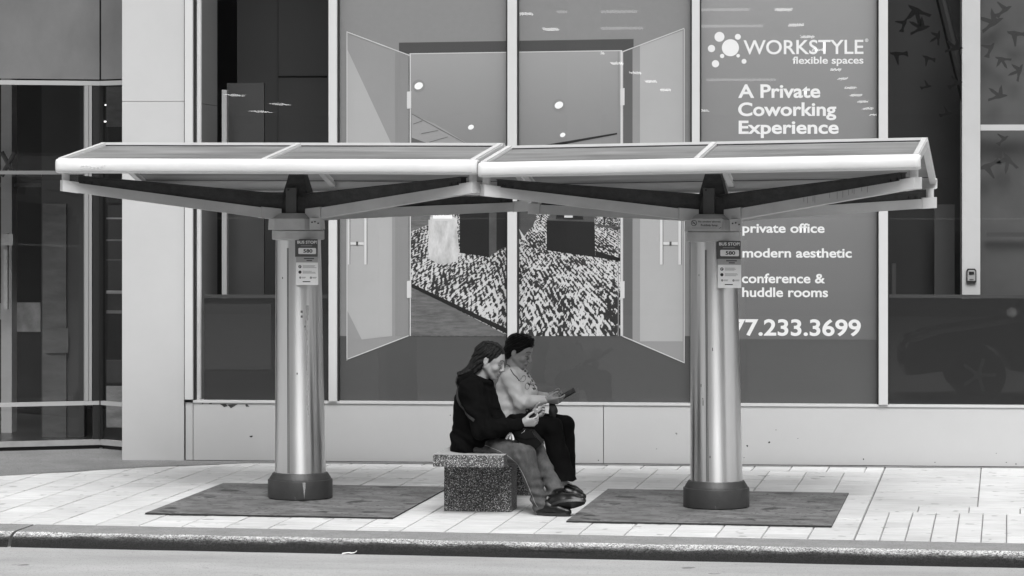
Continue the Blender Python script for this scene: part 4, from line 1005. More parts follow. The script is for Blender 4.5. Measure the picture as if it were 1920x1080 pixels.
# ------------------------------------------------------------------ people: blended distance fields turned into one continuous surface each
class SDF:
    def __init__(s, lo, hi, h):
        s.lo = np.array(lo, float); s.h = h
        s.n = np.ceil((np.array(hi) - s.lo) / h).astype(int) + 1
        s.f = np.full(s.n, 1.0, np.float32)
        s.ax = [s.lo[i] + h * np.arange(s.n[i]) for i in range(3)]
    def blk(s, lo, hi):
        a = np.clip(np.floor((np.array(lo) - s.lo) / s.h).astype(int), 0, s.n); b = np.clip(np.ceil((np.array(hi) - s.lo) / s.h).astype(int) + 1, 0, s.n)
        sl = tuple(slice(a[i], b[i]) for i in range(3))
        g = [s.ax[i][sl[i]] for i in range(3)]
        return sl, g[0][:, None, None], g[1][None, :, None], g[2][None, None, :]
    def comb(s, sl, d, k, op):
        f = s.f[sl]
        if op == 'add':
            if k > 0:
                hh = np.clip(k - np.abs(f - d), 0, None) / k
                s.f[sl] = np.minimum(f, d) - hh * hh * k * .25
            else: s.f[sl] = np.minimum(f, d)
        elif op == 'sub':
            d = -d
            hh = np.clip(k - np.abs(f - d), 0, None) / max(k, 1e-6)
            s.f[sl] = np.maximum(f, d) + hh * hh * k * .25
    def cone(s, a, b, r0, r1=None, k=.02, op='add', sv=1.0, vc=None):
        """tapered capsule; sv stretches it sideways (along v)"""
        r1 = r0 if r1 is None else r1
        a, b = np.array(a, float), np.array(b, float); rm = max(r0, r1) + k + 3 * s.h
        lo, hi = np.minimum(a, b) - rm, np.maximum(a, b) + rm
        if sv != 1: lo[1] -= rm * (sv - 1); hi[1] += rm * (sv - 1)
        sl, x, y, z = s.blk(lo, hi)
        vc_ = (a[1] + b[1]) / 2
        if sv != 1:
            y = vc_ + (y - vc_) / sv; a = a.copy(); b = b.copy(); a[1] = vc_ + (a[1] - vc_) / sv; b[1] = vc_ + (b[1] - vc_) / sv
        ba = b - a; bb = float(ba @ ba) + 1e-9
        t = np.clip(((x - a[0]) * ba[0] + (y - a[1]) * ba[1] + (z - a[2]) * ba[2]) / bb, 0, 1)
        d = np.sqrt((x - a[0] - t * ba[0]) ** 2 + (y - a[1] - t * ba[1]) ** 2 + (z - a[2] - t * ba[2]) ** 2) - (r0 + (r1 - r0) * t)
        s.comb(sl, d.astype(np.float32), k, op); return s
    def chain(s, pts, k=.02, sv=1.0):
        for (a, ra), (b, rb) in zip(pts, pts[1:]): s.cone(a, b, ra, rb, k, 'add', sv)
        return s
    def ell(s, c, r, k=.02, op='add', rot=None):
        c, r = np.array(c, float), np.array(r, float); rm = r.max() + k + 3 * s.h
        sl, x, y, z = s.blk(c - rm, c + rm)
        x, y, z = x - c[0], y - c[1], z - c[2]
        if rot is not None:      # rows = local axes
            x, y, z = (rot[0][0] * x + rot[0][1] * y + rot[0][2] * z), (rot[1][0] * x + rot[1][1] * y + rot[1][2] * z), (rot[2][0] * x + rot[2][1] * y + rot[2][2] * z)
        k0 = np.sqrt((x / r[0]) ** 2 + (y / r[1]) ** 2 + (z / r[2]) ** 2); k1 = np.sqrt((x / r[0] ** 2) ** 2 + (y / r[1] ** 2) ** 2 + (z / r[2] ** 2) ** 2)
        d = k0 * (k0 - 1) / np.maximum(k1, 1e-6)
        s.comb(sl, d.astype(np.float32), k, op); return s
    def cut(s, p0, nrm, k=.01):
        """remove everything on the side nrm points to"""
        nrm = np.array(nrm, float); nrm /= np.linalg.norm(nrm)
        x, y, z = s.ax[0][:, None, None], s.ax[1][None, :, None], s.ax[2][None, None, :]
        d = ((x - p0[0]) * nrm[0] + (y - p0[1]) * nrm[1] + (z - p0[2]) * nrm[2]).astype(np.float32)
        hh = np.clip(k - np.abs(s.f - d), 0, None) / max(k, 1e-6)
        s.f = np.maximum(s.f, d) + hh * hh * k * .25; return s
    def wrinkle(s, fn):
        x, y, z = s.ax[0][:, None, None], s.ax[1][None, :, None], s.ax[2][None, None, :]
        s.f = s.f + fn(x, y, z).astype(np.float32); return s
    def mesh(s, name):
        f = s.f; ins = f < 0
        n = np.array(f.shape) - 1
        cnt = np.zeros(n, np.int8)
        for i in (0, 1):
            for j in (0, 1):
                for k in (0, 1): cnt += ins[i:n[0] + i, j:n[1] + j, k:n[2] + k]
        cells = np.argwhere((cnt > 0) & (cnt < 8))
        idx = -np.ones(n, np.int32); idx[cells[:, 0], cells[:, 1], cells[:, 2]] = np.arange(len(cells))
        acc = np.zeros((len(cells), 3)); w = np.zeros(len(cells))
        cor = [(i, j, k) for i in (0, 1) for j in (0, 1) for k in (0, 1)]
        F = {c: f[cells[:, 0] + c[0], cells[:, 1] + c[1], cells[:, 2] + c[2]].astype(float) for c in cor}
        for a in cor:
            for ax in range(3):
                if a[ax] == 0:
                    b = list(a); b[ax] = 1; b = tuple(b)
                    m_ = (F[a] < 0) != (F[b] < 0)
                    t = np.where(m_, F[a] / np.where(m_, F[a] - F[b], 1), 0)
                    p = np.array(a, float)[None, :].repeat(len(cells), 0); p[:, ax] = t
                    acc += p * m_[:, None]; w += m_
        V = s.lo + s.h * (cells + acc / w[:, None])
        quads = []
        for ax in range(3):
            o1, o2 = [(1, 2), (2, 0), (0, 1)][ax]
            A = np.take(ins, range(0, f.shape[ax] - 1), ax); B = np.take(ins, range(1, f.shape[ax]), ax)
            e = np.argwhere(A != B)
            ok = (e[:, o1] > 0) & (e[:, o2] > 0) & (e[:, o1] < n[o1]) & (e[:, o2] < n[o2]); e = e[ok]
            q = []
            for d1, d2 in ((1, 1), (0, 1), (0, 0), (1, 0)):
                c = e.copy(); c[:, o1] -= d1; c[:, o2] -= d2; q.append(idx[c[:, 0], c[:, 1], c[:, 2]])
            q = np.stack(q, 1); flip = ~A[e[:, 0], e[:, 1], e[:, 2]]
            q[flip] = q[flip][:, ::-1]; quads.append(q)
        Q = np.concatenate(quads); Q = Q[(Q >= 0).all(1)]
        me = bpy.data.meshes.new(name); me.from_pydata(V.tolist(), [], Q.tolist()); me.validate()
        me.polygons.foreach_set('use_smooth', [True] * len(me.polygons)); me.update(); return me
def attach(me, name, mats, parent):
    for m_ in (mats if isinstance(mats, (list, tuple)) else [mats]): me.materials.append(m_)
    o = bpy.data.objects.new(name, me); COL.objects.link(o); o.parent = parent; return o

class Head:
    def __init__(s, o, pitch, yaw, k=1.0):
        s.o = np.array(o, float); s.k = k
        cp, sp, cy, sy = math.cos(pitch), math.sin(pitch), math.cos(yaw), math.sin(yaw)
        s.X = np.array([cp * cy, cp * sy, -sp]); s.Y = np.array([-sy, cy, 0]); s.Z = np.array([sp * cy, sp * sy, cp]); s.rot = np.array([s.X, s.Y, s.Z])
    def __call__(s, x, y, z): return s.o + s.k * (x * s.X + y * s.Y + z * s.Z)
    def v(s, x, y, z): return x * s.X + y * s.Y + z * s.Z
def add_head(S, H, full=1.0):
    k = H.k
    E = lambda c, r, kk=.02, op='add': S.ell(H(*c), np.array(r) * k, kk, op, H.rot)
    C = lambda a, b, r0, r1, kk=.012, op='add': S.cone(H(*a), H(*b), r0 * k, r1 * k, kk, op)
    E((-.012, 0, .042), (.100, .074, .084), .02)                       # skull
    E((.040, 0, .020), (.056, .062, .072), .03)                        # face block
    C((.000, .052, -.035), (.062, .018, -.092), .024, .018, .03); C((.000, -.052, -.035), (.062, -.018, -.092), .024, .018, .03)   # jaw
    C((.060, 0, -.090), (.074, 0, -.094), .020 * full, .017, .02)      # chin
    E((.045, 0, -.055), (.046, .046 * full, .042), .02)                # mouth region
    for sgn in (-1, 1):
        E((.062, .040 * sgn, -.026), (.026, .024, .024), .02)          # cheek
        C((.082, .012 * sgn, .031), (.070, .045 * sgn, .030), .010, .009, .015)   # brow ridge
        S.ell(H(.092, .031 * sgn, .011), np.array((.018, .017, .011)) * k, .012, 'sub', H.rot)      # eye socket
        E((.074, .031 * sgn, .010), (.0125, .0135, .0115), .003)       # closed lid over the eye
        C((.087, .022 * sgn, .003), (.085, .042 * sgn, .004), .0022, .0018, .004)
        E((.100, .011 * sgn, -.033), (.009, .007, .007), .008)         # nostril wing
        # ear
        c = (-.010, .074 * sgn, -.002)
        S.ell(H(*c), np.array((.018, .009, .032)) * k, .004, 'add', H.rot)
        S.ell(H(c[0] + .002, c[1] + .010 * sgn, c[2] + .004), np.array((.010, .007, .020)) * k, .004, 'sub', H.rot)
        S.ell(H(c[0] + .007, c[1] + .003 * sgn, c[2] - .002), np.array((.005, .005, .008)) * k, .003, 'add', H.rot)
    C((.090, 0, .022), (.113, 0, -.024), .0085, .0105, .010)           # nose bridge to tip
    E((.108, 0, -.030), (.013, .012, .0095), .008)
    E((.088, 0, -.060), (.012, .024, .0075), .006)                     # upper lip
    E((.086, 0, -.074), (.012, .021, .0080), .005)                     # lower lip
    S.ell(H(.100, 0, -.0665), np.array((.010, .024, .0018)) * k, .003, 'sub', H.rot)
    S.ell(H(.092, 0, -.084), np.array((.010, .02, .004)) * k, .008, 'sub', H.rot)
def face_materials(me, H, lip=1, dark=2):
    k = H.k
    for p in me.polygons:
        q = (np.array(p.center) - H.o) / k; x, y, z = q @ H.X, q @ H.Y, q @ H.Z
        if x < .04 or abs(y) > .06 or abs(z) > .12: continue
        if x > .075 and abs(y) < .024 and -.081 < z < -.055 and (abs(y) / .024) ** 2 + ((z + .067) / .012) ** 2 < 1: p.material_index = lip
def add_brows(body, H, parent, mat):
    """eyebrows and the dark lash line of lowered lids, laid on the face"""
    bpy.context.view_layer.update()
    for nm, zf, ys, rad in (('eyebrow', lambda t: .034 + .006 * (1 - (2 * t - .9) ** 2), (.012, .052), .0030), ('eyelash', lambda t: .004 - .004 * (1 - (2 * t - 1) ** 2), (.018, .047), .0019)):
        for sgn in (-1, 1):
            pts = []
            for t in np.linspace(0, 1, 9):
                y = ys[0] + (ys[1] - ys[0]) * t
                hit, loc, nn, _ = body.ray_cast(Vector(H(.20, y * sgn, zf(t))), Vector(-H.X))
                if hit: pts.append(loc + nn * .0006)
            if len(pts) > 3:
                mb = MB(); mb.path(pts, rad * H.k, 6); mb.build(nm, mat, parent, smooth=True)
def add_hand(S, wrist, f, nrm, side, curl, spread=.0, thumb=(.6, .5), size=1.0, thumb_curl=.6):
    """f: finger direction, nrm: the way the palm faces, side: little finger towards index (thumb side); curl: per finger bend"""
    f, nrm, side = [np.array(v, float) / np.linalg.norm(v) for v in (f, nrm, side)]
    w = np.array(wrist, float); k = size
    pl = .088 * k
    for t in (-.026, -.009, .009, .026):                             # palm: four metacarpals blended
        S.cone(w + side * t * .55 * k + f * .012, w + f * pl * (1 - abs(t) * 1.5) + side * t * k, .0145 * k, .0115 * k, .012)
    S.cone(w + side * .014 * k + nrm * .006, w + f * .045 * k + side * .030 * k + nrm * .012, .015 * k, .013 * k, .012)     # ball of the thumb
    ln = [(.034, .022, .018), (.040, .026, .020), (.043, .028, .021), (.038, .025, .020)]
    for i, t in enumerate((-.027, -.0095, .009, .027)):              # little, ring, middle, index
        p = w + f * pl * (1 - abs(t) * 1.5) + side * t * k; ang = 0
        r = (.0072, .0083, .0086, .0083)[i] * k
        for j, L in enumerate(ln[i]):
            ang += curl[i] * (.75, 1.0, .7)[j]
            d = math.cos(ang) * f + math.sin(ang) * nrm + side * spread * (t / .027)
            q = p + d / np.linalg.norm(d) * L * k
            S.cone(p, q, r, r * .92, .003); r *= .92; p = q
    p = w + f * .036 * k + side * .036 * k + nrm * .010               # thumb from the side of the palm
    d = f * thumb[0] + side * (1 - thumb[0]) * .9 + nrm * thumb[1]; d /= np.linalg.norm(d)
    q = p + d * .040 * k; S.cone(w + f * .018 * k + side * .024 * k + nrm * .008, p, .014 * k, .0115 * k, .008); S.cone(p, q, .0110 * k, .0098 * k, .004)
    d2 = d + f * thumb_curl; d2 /= np.linalg.norm(d2); S.cone(q, q + d2 * .032 * k, .0098 * k, .0085 * k, .003)

# cloth, skin and hair
def cloth(name, a, rough=.85, weave=900, var=.12, bump=.25):
    m = grey(name, a, rough, var, 7, bump, weave); m.node_tree.nodes['Principled BSDF'].inputs['Specular IOR Level'].default_value = .05 if a < .05 else .3; return m
def skin(name, a):
    m = grey(name, a, .48, .06, 18, .06, 260); p = m.node_tree.nodes['Principled BSDF']; p.inputs['Subsurface Weight'].default_value = .12; p.inputs['Subsurface Radius'].default_value = (.008, .008, .008); return m
def hair_mat(name, a):
    return grey(name, a, .5, .7, 60, .9, 130, stretch=(.25, 1.6, .25), spec=.12)
PG = lambda px, py, v: KF.pix(px, py, v)

def make_person(u0, v0, label):
    r = empty('person', KF.w(u0, v0, 0), KF.ang); tag(r, label, 'person'); return r, np.array([u0, v0, 0.0])
def wav(a, b, c, ph=0, w=2.0):
    return lambda x, y, z: np.sin(a * x + b * y + c * z + ph + w * np.sin(.5 * b * x - .4 * a * z + 1.3 * y * c * .3))

# ---------------- first person: black hooded jacket, jeans, nearest the road
p1, o1 = make_person(3.1, 1.30, 'person in black hooded jacket and jeans bowed over a phone on the near bench end')
def q1(px, py, dv=0.0): return KF.pix(px, py, 1.30 + dv) - o1
hd1 = Head(q1(917.5, 677, 0), R(20), R(-3), 1.07)
neck = q1(899, 712)
SKIN1 = [skin('fair_skin', .30), grey('lips_soft', .24, .45), grey('lash_dark', .05, .6)]
wr_r, wr_l = q1(976, 794, -.10), q1(997, 781, .16)
shR, shL = q1(884, 733, -.19), q1(889, 733, .19)
elR, elL = q1(906, 806, -.27), q1(920, 806, .25)
hipR, hipL = q1(884, 836, -.10), q1(884, 836, .10)
knR, knL = q1(984, 853, -.13), q1(1003, 846, .07)
anR, anL = q1(1014, 945, -.16), q1(1040, 917, -.10)
S = SDF((-.38, -.42, -.02), (.56, .40, 1.32), .0042)
add_head(S, hd1, 1.1)
S.cone(neck, hd1(-.030, 0, -.055), .062, .058, .02)
S.chain([(q1(886, 830), .085), (q1(888, 785), .09), (q1(890, 742), .085), (q1(894, 722), .06)], .03, 1.25)
for a, b, c in ((shR, elR, wr_r), (shL, elL, wr_l)): S.chain([(a, .05), (b, .040), (c, .026)], .02)
for a, b, c in ((hipR, knR, anR), (hipL, knL, anL)): S.chain([(a, .058), (b, .050), (c, .034)], .02)
for an, toe in ((anR, q1(1060, 957, -.19)), (anL, q1(1088, 940, -.17))): S.chain([(an, .022), (an + np.array([.004, 0, -(an[2] - toe[2]) * .85]), .020), (toe + np.array([-.06, 0, -.004]), .011)], .008)
fR = q1(1001, 791, -.10) - wr_r
add_hand(S, wr_r + np.array([.012, 0, 0]), fR, (0.05, .85, .55), (-.15, -.45, .88), (1.15, 1.05, .95, .8), thumb=(.62, .45), size=.97)
add_hand(S, wr_l + np.array([.006, 0, .008]), q1(1022, 771, .12) - q1(997, 781, .16), (0.15, -.8, .45), (-.35, .35, .9), (1.0, .95, .85, .7), thumb=(.6, .4), size=.95)
me = S.mesh('person_body'); b1 = attach(me, 'body', SKIN1, p1); face_materials(me, hd1); add_brows(b1, hd1, p1, SKIN1[2])
# hooded jacket
S = SDF((-.36, -.44, .38), (.40, .42, 1.18), .0045)
S.chain([(q1(877, 838), .122), (q1(880, 822), .125), (q1(884, 790), .132), (q1(885, 757), .128), (q1(891, 730), .095)], .05, 1.30)
S.chain([(q1(878, 836), .112), (q1(903, 822), .108), (q1(930, 803), .085)], .04, 1.85)
S.chain([(q1(905, 815), .125), (q1(905, 770), .125), (q1(906, 738), .095)], .05, 1.25)
S.ell(q1(928, 797), (.085, .15, .085), .05)                            # belly
for a, b, c, m_ in ((shR, elR, wr_r, -1), (shL, elL, wr_l, 1)):
    S.chain([(a, .088), ((a + b) / 2, .080), (b, .072), ((b + c) / 2 + np.array([0, 0, -.006]), .060), (c + np.array([-.006, 0, 0]), .044)], .025)
S.cone(shR, shL, .085, .085, .05)
# hood lying on the shoulders and collar rising to the chin
for a in range(0, 15):
    t = a / 14 * math.pi
    pass
ringp = []
for a in np.linspace(-2.75, 2.75, 15):
    c = q1(899, 713); rr = (.082, .098)
    x = -math.cos(a) * rr[0]; y = math.sin(a) * rr[1]
    ringp.append((c + np.array([x, y, .020 - .32 * (x + rr[0] * .8)]), .036 if abs(a) < 1.6 else .026))
S.chain(ringp, .02)
S.ell(q1(876, 706), (.075, .13, .045), .03, rot=np.array([[.80, 0, .6], [0, 1, 0], [-.6, 0, .80]]))
S.ell(q1(872, 716), (.06, .12, .06), .03)
# open neck and hollow the inside a little
S.ell(q1(912, 705), (.055, .055, .07), .015, 'sub')
# flat hem along the seat
S.cut(q1(880, 853), (-.05, 0, -1), .015); 
def fold1(x, y, z):
    f = .0075 * wav(38, 10, 24)(x, y, z) * np.clip((.60 - np.abs(z - .56)) * 2, 0, 1)
    arm = np.exp(-((x - elR[0]) ** 2 + (z - elR[2]) ** 2) / .012)
    f = f + .006 * arm * np.sin(70 * (x * .8 + z * .5) + 6 * y) + .0025 * wav(70, 30, 55, 1)(x, y, z)
    return f
S.wrinkle(fold1)
jk1 = attach(S.mesh('hooded_jacket'), 'hooded_jacket', cloth('black_fleece', .004, .9, 500, .2), p1)
# jeans
S = SDF((-.30, -.34, .02), (.60, .30, .62), .0042)
S.ell(q1(888, 837), (.095, .135, .066), .04)
# keep the seat flat on the slab, then add each leg with its own square-cut hem
base_f = S.f.copy()
for a, b, c in ((hipR, knR, anR), (hipL, knL, anL)):
    S.f[:] = 1.0
    m1 = a + (b - a) * .5 + np.array([0, 0, .004]); m2 = b + (c - b) * .45
    S.chain([(a, .087), (m1, .087), (b, .073), (m2, .064), (c + np.array([-.004, 0, .012]), .059), (c + (c - b) * .11, .064)], .025)
    d = (c - b) / np.linalg.norm(c - b); S.cut(c + d * .040, d, .004)
    hh = np.clip(.02 - np.abs(base_f - S.f), 0, None) / .02
    base_f = np.minimum(base_f, S.f) - hh * hh * .02 * .25
S.f = base_f
sl, x, y, z = S.blk((-.3, -.4, .3), (q1(948, 850)[0] + .015, .4, .453)); S.f[sl] = np.maximum(S.f[sl], (.452 - z) + 0 * x + 0 * y)
def foldj(x, y, z):
    kn = np.exp(-((x - knR[0]) ** 2 + (z - knR[2]) ** 2) / .010); hp = np.exp(-((x - q1(925, 830)[0]) ** 2 + (z - .5) ** 2) / .008); ck = np.exp(-((z - .12) ** 2) / .006)
    return .006 * kn * np.sin(85 * (x + .55 * z) + 2 * np.sin(30 * y)) + .006 * hp * np.sin(90 * (x - .3 * z) + 8 * y) + .009 * ck * np.sin(90 * z + 20 * x) + .0028 * np.sin(60 * (x * .5 + z) + 10 * y + 2.5 * np.sin(18 * (x - z)))
S.wrinkle(foldj)
def denim():
    m = grey('faded_denim', .072, .85, .5, 12, .4, 500, spec=.1, stretch=(1, 1, .6)); return m
jn1 = attach(S.mesh('jeans'), 'jeans', denim(), p1)
# side seam stitching and turned hems
def surf_path(pts, r, obj, side=-1):
    """lay a thread on the near side of a mesh by casting along v"""
    out = []
    for p in pts:
        hit, loc, nn, _ = obj.ray_cast(Vector((p[0], -.6, p[2])), Vector((0, 1, 0)))
        if hit: out.append(loc + nn * .0012)
    return out
bpy.context.view_layer.update()
seam = [q1(*c) for c in [(906, 827), (925, 833), (945, 841), (962, 851), (975, 863), (985, 878), (993, 893), (1001, 912), (1010, 933), (1018, 948)]]
fine = []
for a, b in zip(seam, seam[1:]): fine += [a + (b - a) * t for t in np.linspace(0, 1, 6)[:-1]]
mb = MB(); mb.path(surf_path(fine, .002, jn1), .0016, 5); mb.build('side_seam', grey('pale_stitching', .26, .8), jn1)
# shoes
def shoe(name, heel, toe, roll, parent, mats, w=.047, cuff=None):
    """a laced low shoe along heel -> toe; roll turns the sole towards the camera"""
    heel, toe = np.array(heel), np.array(toe); d = toe - heel; L = np.linalg.norm(d); d = d / L
    up = np.array([0, -math.sin(roll), math.cos(roll)]); up = up - d * (up @ d); up /= np.linalg.norm(up); sd = np.cross(up, d)
    pt = lambda a, b, c: heel + d * a * L + sd * b + up * c
    lo = np.minimum(heel, toe) - .13; hi = np.maximum(heel, toe) + .13; S = SDF(lo, hi, .0035)
    S.chain([(pt(.06, 0, .045), .040), (pt(.35, 0, .042), .043), (pt(.68, .006, .036), .044), (pt(.92, .004, .028), .030)], .03)
    S.cone(pt(.10, 0, .07), pt(.30, 0, .075), .036, .036, .03); S.cone(pt(.3, 0, .07), pt(.6, 0, .052), .034, .036, .03)
    q = pt(0, 0, .014)
    sl, x, y, z = S.blk(lo, hi); S.f[sl] = np.maximum(S.f[sl], -((x - q[0]) * up[0] + (y - q[1]) * up[1] + (z - q[2]) * up[2]).astype(np.float32))
    o = attach(S.mesh(name), name, mats[0], parent)
    mb = MB(); n = 28; ring_ = []
    for k in range(n):
        t = 2 * math.pi * k / n; a = .49 - .53 * math.cos(t); wv = (w + .004) * math.sin(t) * (.86 + .2 * a - .12 * a * a + .1 * math.sin(a * 5))
        ring_.append((a, wv))
    b0 = [Vector(pt(a, b * .97, 0)) for a, b in ring_]; b1_ = [Vector(pt(a, b, .020 + (.006 if a > .85 else 0))) for a, b in ring_]
    mb.hexa(b0, b1_); mb.bevel(.003, 2); mb.build('sole', mats[1], o, smooth=True); return o
SHOE = [grey('black_leather', .006, .33, .2, 20, spec=.35), grey('black_rubber_sole', .020, .35)]
shoe('shoe', q1(1010, 963, -.16) * np.array([1, 1, 0]) + np.array([-.004, 0, .002]), q1(1066, 963, -.215) * np.array([1, 1, 0]) + np.array([.01, 0, .004]), 0, p1, SHOE)
sa = q1(1032, 953, -.21); sb = q1(1096, 943, -.24)
shoe('shoe', sa, sb, R(-38), p1, SHOE, .050)
# hair: swept back, tied, loose over the hood
S = SDF(hd1.o + np.array([-.36, -.16, -.22]), hd1.o + np.array([.18, .16, .20]), .0038)
S.ell(hd1(-.014, 0, .046), np.array((.108, .084, .092)) * hd1.k, .01, 'add', hd1.rot)
S.cut(hd1(.082, 0, .088), hd1.v(.80, 0, -.52), .012)
S.ell(hd1(.030, 0, -.075), np.array((.075, .09, .055)) * hd1.k, .012, 'sub', hd1.rot)
for sgn in (-1, 1): S.ell(hd1(-.006, .082 * sgn, -.004), np.array((.020, .020, .033)) * hd1.k, .006, 'sub', hd1.rot)
S.chain([(hd1(-.07, 0, .035), .045), (q1(894, 678), .045), (q1(886, 690), .044)], .03, 1.15)
for k in range(9):
    t = (k - 4) / 4
    S.chain([(hd1(-.06, .05 * t, .0), .026), (q1(884 + 4 * abs(t), 690, .06 * t), .026), (q1(872 - 3 * t, 696 + 3 * abs(t), .075 * t), .018), (q1(862 - 3 * math.cos(k * 2.2), 702 + 3 * math.sin(k * 1.7), .09 * t), .010)], .012)
S.chain([(hd1(-.03, -.074, -.02), .018), (hd1(-.035, -.072, -.06), .017), (hd1(-.06, -.07, -.10), .013)], .01)
S.wrinkle(lambda x, y, z: .0028 * np.sin(210 * (.66 * x - .75 * z) + 60 * y + 2 * np.sin(26 * x + 20 * z)) + .0016 * np.sin(340 * (.6 * x - .8 * z) - 50 * y))
hair1 = attach(S.mesh('hair'), 'hair', hair_mat('dark_brown_hair', .011), p1)
mb = MB(); rs = random.Random(5)
for k in range(34):                                                    # loose strands over the hood
    t = rs.uniform(-1, 1); a = hd1(-.085 + rs.uniform(-.01, .02), .06 * t, rs.uniform(-.03, .05)); b = q1(882 + rs.uniform(-5, 4), 692 + rs.uniform(-4, 8), .085 * t); c = q1(866 + rs.uniform(-8, 8), 701 + rs.uniform(-3, 11), .115 * t)
    mb.path([a, a * .5 + b * .5 + np.array([-.008, 0, .006]), b, b * .5 + c * .5 + np.array([rs.uniform(-.01, .01), 0, rs.uniform(-.004, .012)]), c], .0032, 5)
for k in range(16):
    t = rs.uniform(-.7, .7); a = hd1(.078, .05 * t, .088); b = hd1(.0, .075 * t, .136); c = hd1(-.085, .07 * t, .085)
    mb.path([a, hd1(.045, .07 * t, .122), b, hd1(-.05, .078 * t, .121), c], .0026, 5)
mb.build('loose_strands', hair_mat('brown_strands', .020), hair1, smooth=True)
mb = MB(); c = hd1(-.070, -.052, .085); mb.path([c + hd1.v(0, -.01, -.012), c, c + hd1.v(.0, .012, .012)], .005, 8); mb.build('hair_clip', grey('hair_clip', .6, .3), hair1)

# ---------------- second person: pale blouse, black trousers, further along the bench
V2 = 2.30
p2, o2 = make_person(3.25, V2, 'person in pale blouse and flared black trousers holding up a phone, far bench end')
def q2(px, py, dv=0.0): return KF.pix(px, py, V2 + dv) - o2
hd2 = Head(q2(973, 661, 0), R(19), R(-16), 1.0)
SKIN2 = [skin('tan_skin', .235), grey('lips_tan', .14, .45), grey('lash_black', .015, .6)]
neck2 = q2(962, 690)
sh2R, sh2L = q2(957, 708, -.17), q2(963, 706, .17)
el2R, el2L = q2(977, 754, -.20), q2(992, 748, .20)
wr2R, wr2L = q2(1022, 750, -.07), q2(1026, 744, .10)
hp2R, hp2L = q2(968, 796, -.09), q2(968, 796, .09)
kn2R, kn2L = q2(1036, 802, -.11), q2(1059, 797, .10)
an2R, an2L = q2(1056, 905, -.12), q2(1058, 893, .10)
S = SDF((-.34, -.34, -.02), (.56, .34, 1.32), .0042)
add_head(S, hd2)
S.cone(neck2, hd2(-.025, 0, -.05), .054, .052, .02)
S.chain([(q2(952, 790), .105), (q2(958, 745), .10), (q2(960, 710), .09), (q2(962, 698), .06)], .03, 1.25)
for a, b, c in ((sh2R, el2R, wr2R), (sh2L, el2L, wr2L)): S.chain([(a, .044), (b, .036), (c, .025)], .02)
for a, b, c in ((hp2R, kn2R, an2R), (hp2L, kn2L, an2L)): S.chain([(a, .07), (b, .048), (c, .034)], .02)
for an, toe in ((an2R, q2(1088, 919, -.12)), (an2L, q2(1085, 908, .1))): S.chain([(an, .022), (an + np.array([.004, 0, -(an[2] - toe[2]) * .85]), .020), (toe + np.array([-.06, 0, -.004]), .011)], .008)
add_hand(S, wr2R + np.array([.01, 0, 0]), q2(1052, 752, -.06) - wr2R, (0.0, .75, .62), (-.05, -.62, .75), (.85, .75, .6, .45), thumb=(.65, .45), size=.95)
add_hand(S, wr2L + np.array([.01, 0, 0]), q2(1054, 747, .06) - wr2L, (0.0, -.75, .62), (-.05, .62, .75), (1.0, .9, .8, .7), thumb=(.65, .4), size=.95)
me = S.mesh('person_body'); b2 = attach(me, 'body', SKIN2, p2); face_materials(me, hd2); add_brows(b2, hd2, p2, SKIN2[2])
# blouse
S = SDF((-.33, -.36, .40), (.44, .36, 1.14), .0043)
S.chain([(q2(950, 792), .128), (q2(956, 755), .128), (q2(961, 722), .112), (q2(963, 700), .066)], .04, 1.25)
S.chain([(q2(975, 775), .11), (q2(980, 738), .110), (q2(973, 708), .08)], .04, 1.2)
for a, b, c in ((sh2R, el2R, wr2R), (sh2L, el2L, wr2L)):
    S.chain([(a, .060), ((a + b) / 2, .056), (b, .052), ((b + c) / 2, .046), (c + np.array([-.012, 0, 0]), .036)], .022)
S.cone(sh2R, sh2L, .062, .062, .05)
for a in np.linspace(-2.5, 2.3, 11):                                    # turned-down collar
    c = q2(966, 697); x, y = -math.cos(a) * .066, math.sin(a) * .075
    S.cone(c + np.array([x, y, .018 - .55 * (x + .05)]), c + np.array([x * 1.22, y * 1.22, -.018 - .55 * (x + .05)]), .012, .010, .012)
S.ell(q2(980, 694), (.05, .05, .06), .012, 'sub')
S.wrinkle(lambda x, y, z: .004 * np.exp(-((x - el2R[0]) ** 2 + (z - el2R[2]) ** 2) / .012) * np.sin(70 * (x - .5 * z) + 8 * y) + .0015 * wav(40, 16, 34, 2)(x, y, z) + .0024 * np.sin(95 * (x * .35 + z * .9) + 14 * y + 2 * np.sin(22 * x)))
bl = attach(S.mesh('blouse'), 'blouse', cloth('pale_blouse', .45, .75, 800, .10), p2)
# patterned vest front under the open collar
S = SDF((-.2, -.24, .50), (.34, .24, 1.10), .0045)
S.chain([(q2(984, 765), .100), (q2(983, 735), .102), (q2(976, 706), .07)], .03, 1.12)
m = grey('patterned_scarf', .3, .8); n, l = m.node_tree.nodes, m.node_tree.links; p = n['Principled BSDF']; tc = n.new('ShaderNodeTexCoord'); t = n.new('ShaderNodeTexNoise'); t.inputs['Scale'].default_value = 48; t.inputs['Detail'].default_value = 2
l.new(tc.outputs['Object'], t.inputs['Vector']); r = n.new('ShaderNodeMapRange'); r.inputs['From Min'].default_value = .46; r.inputs['From Max'].default_value = .52; r.inputs['To Min'].default_value = .03; r.inputs['To Max'].default_value = .42
l.new(t.outputs['Fac'], r.inputs[0]); l.new(r.outputs[0], p.inputs['Base Color']); M['pattern'] = m
S.cut(q2(978, 735), (-1, 0, .05), .01); S.wrinkle(lambda x, y, z: .003 * wav(60, 50, 30)(x, y, z))
attach(S.mesh('patterned_top'), 'patterned_top', m, p2)
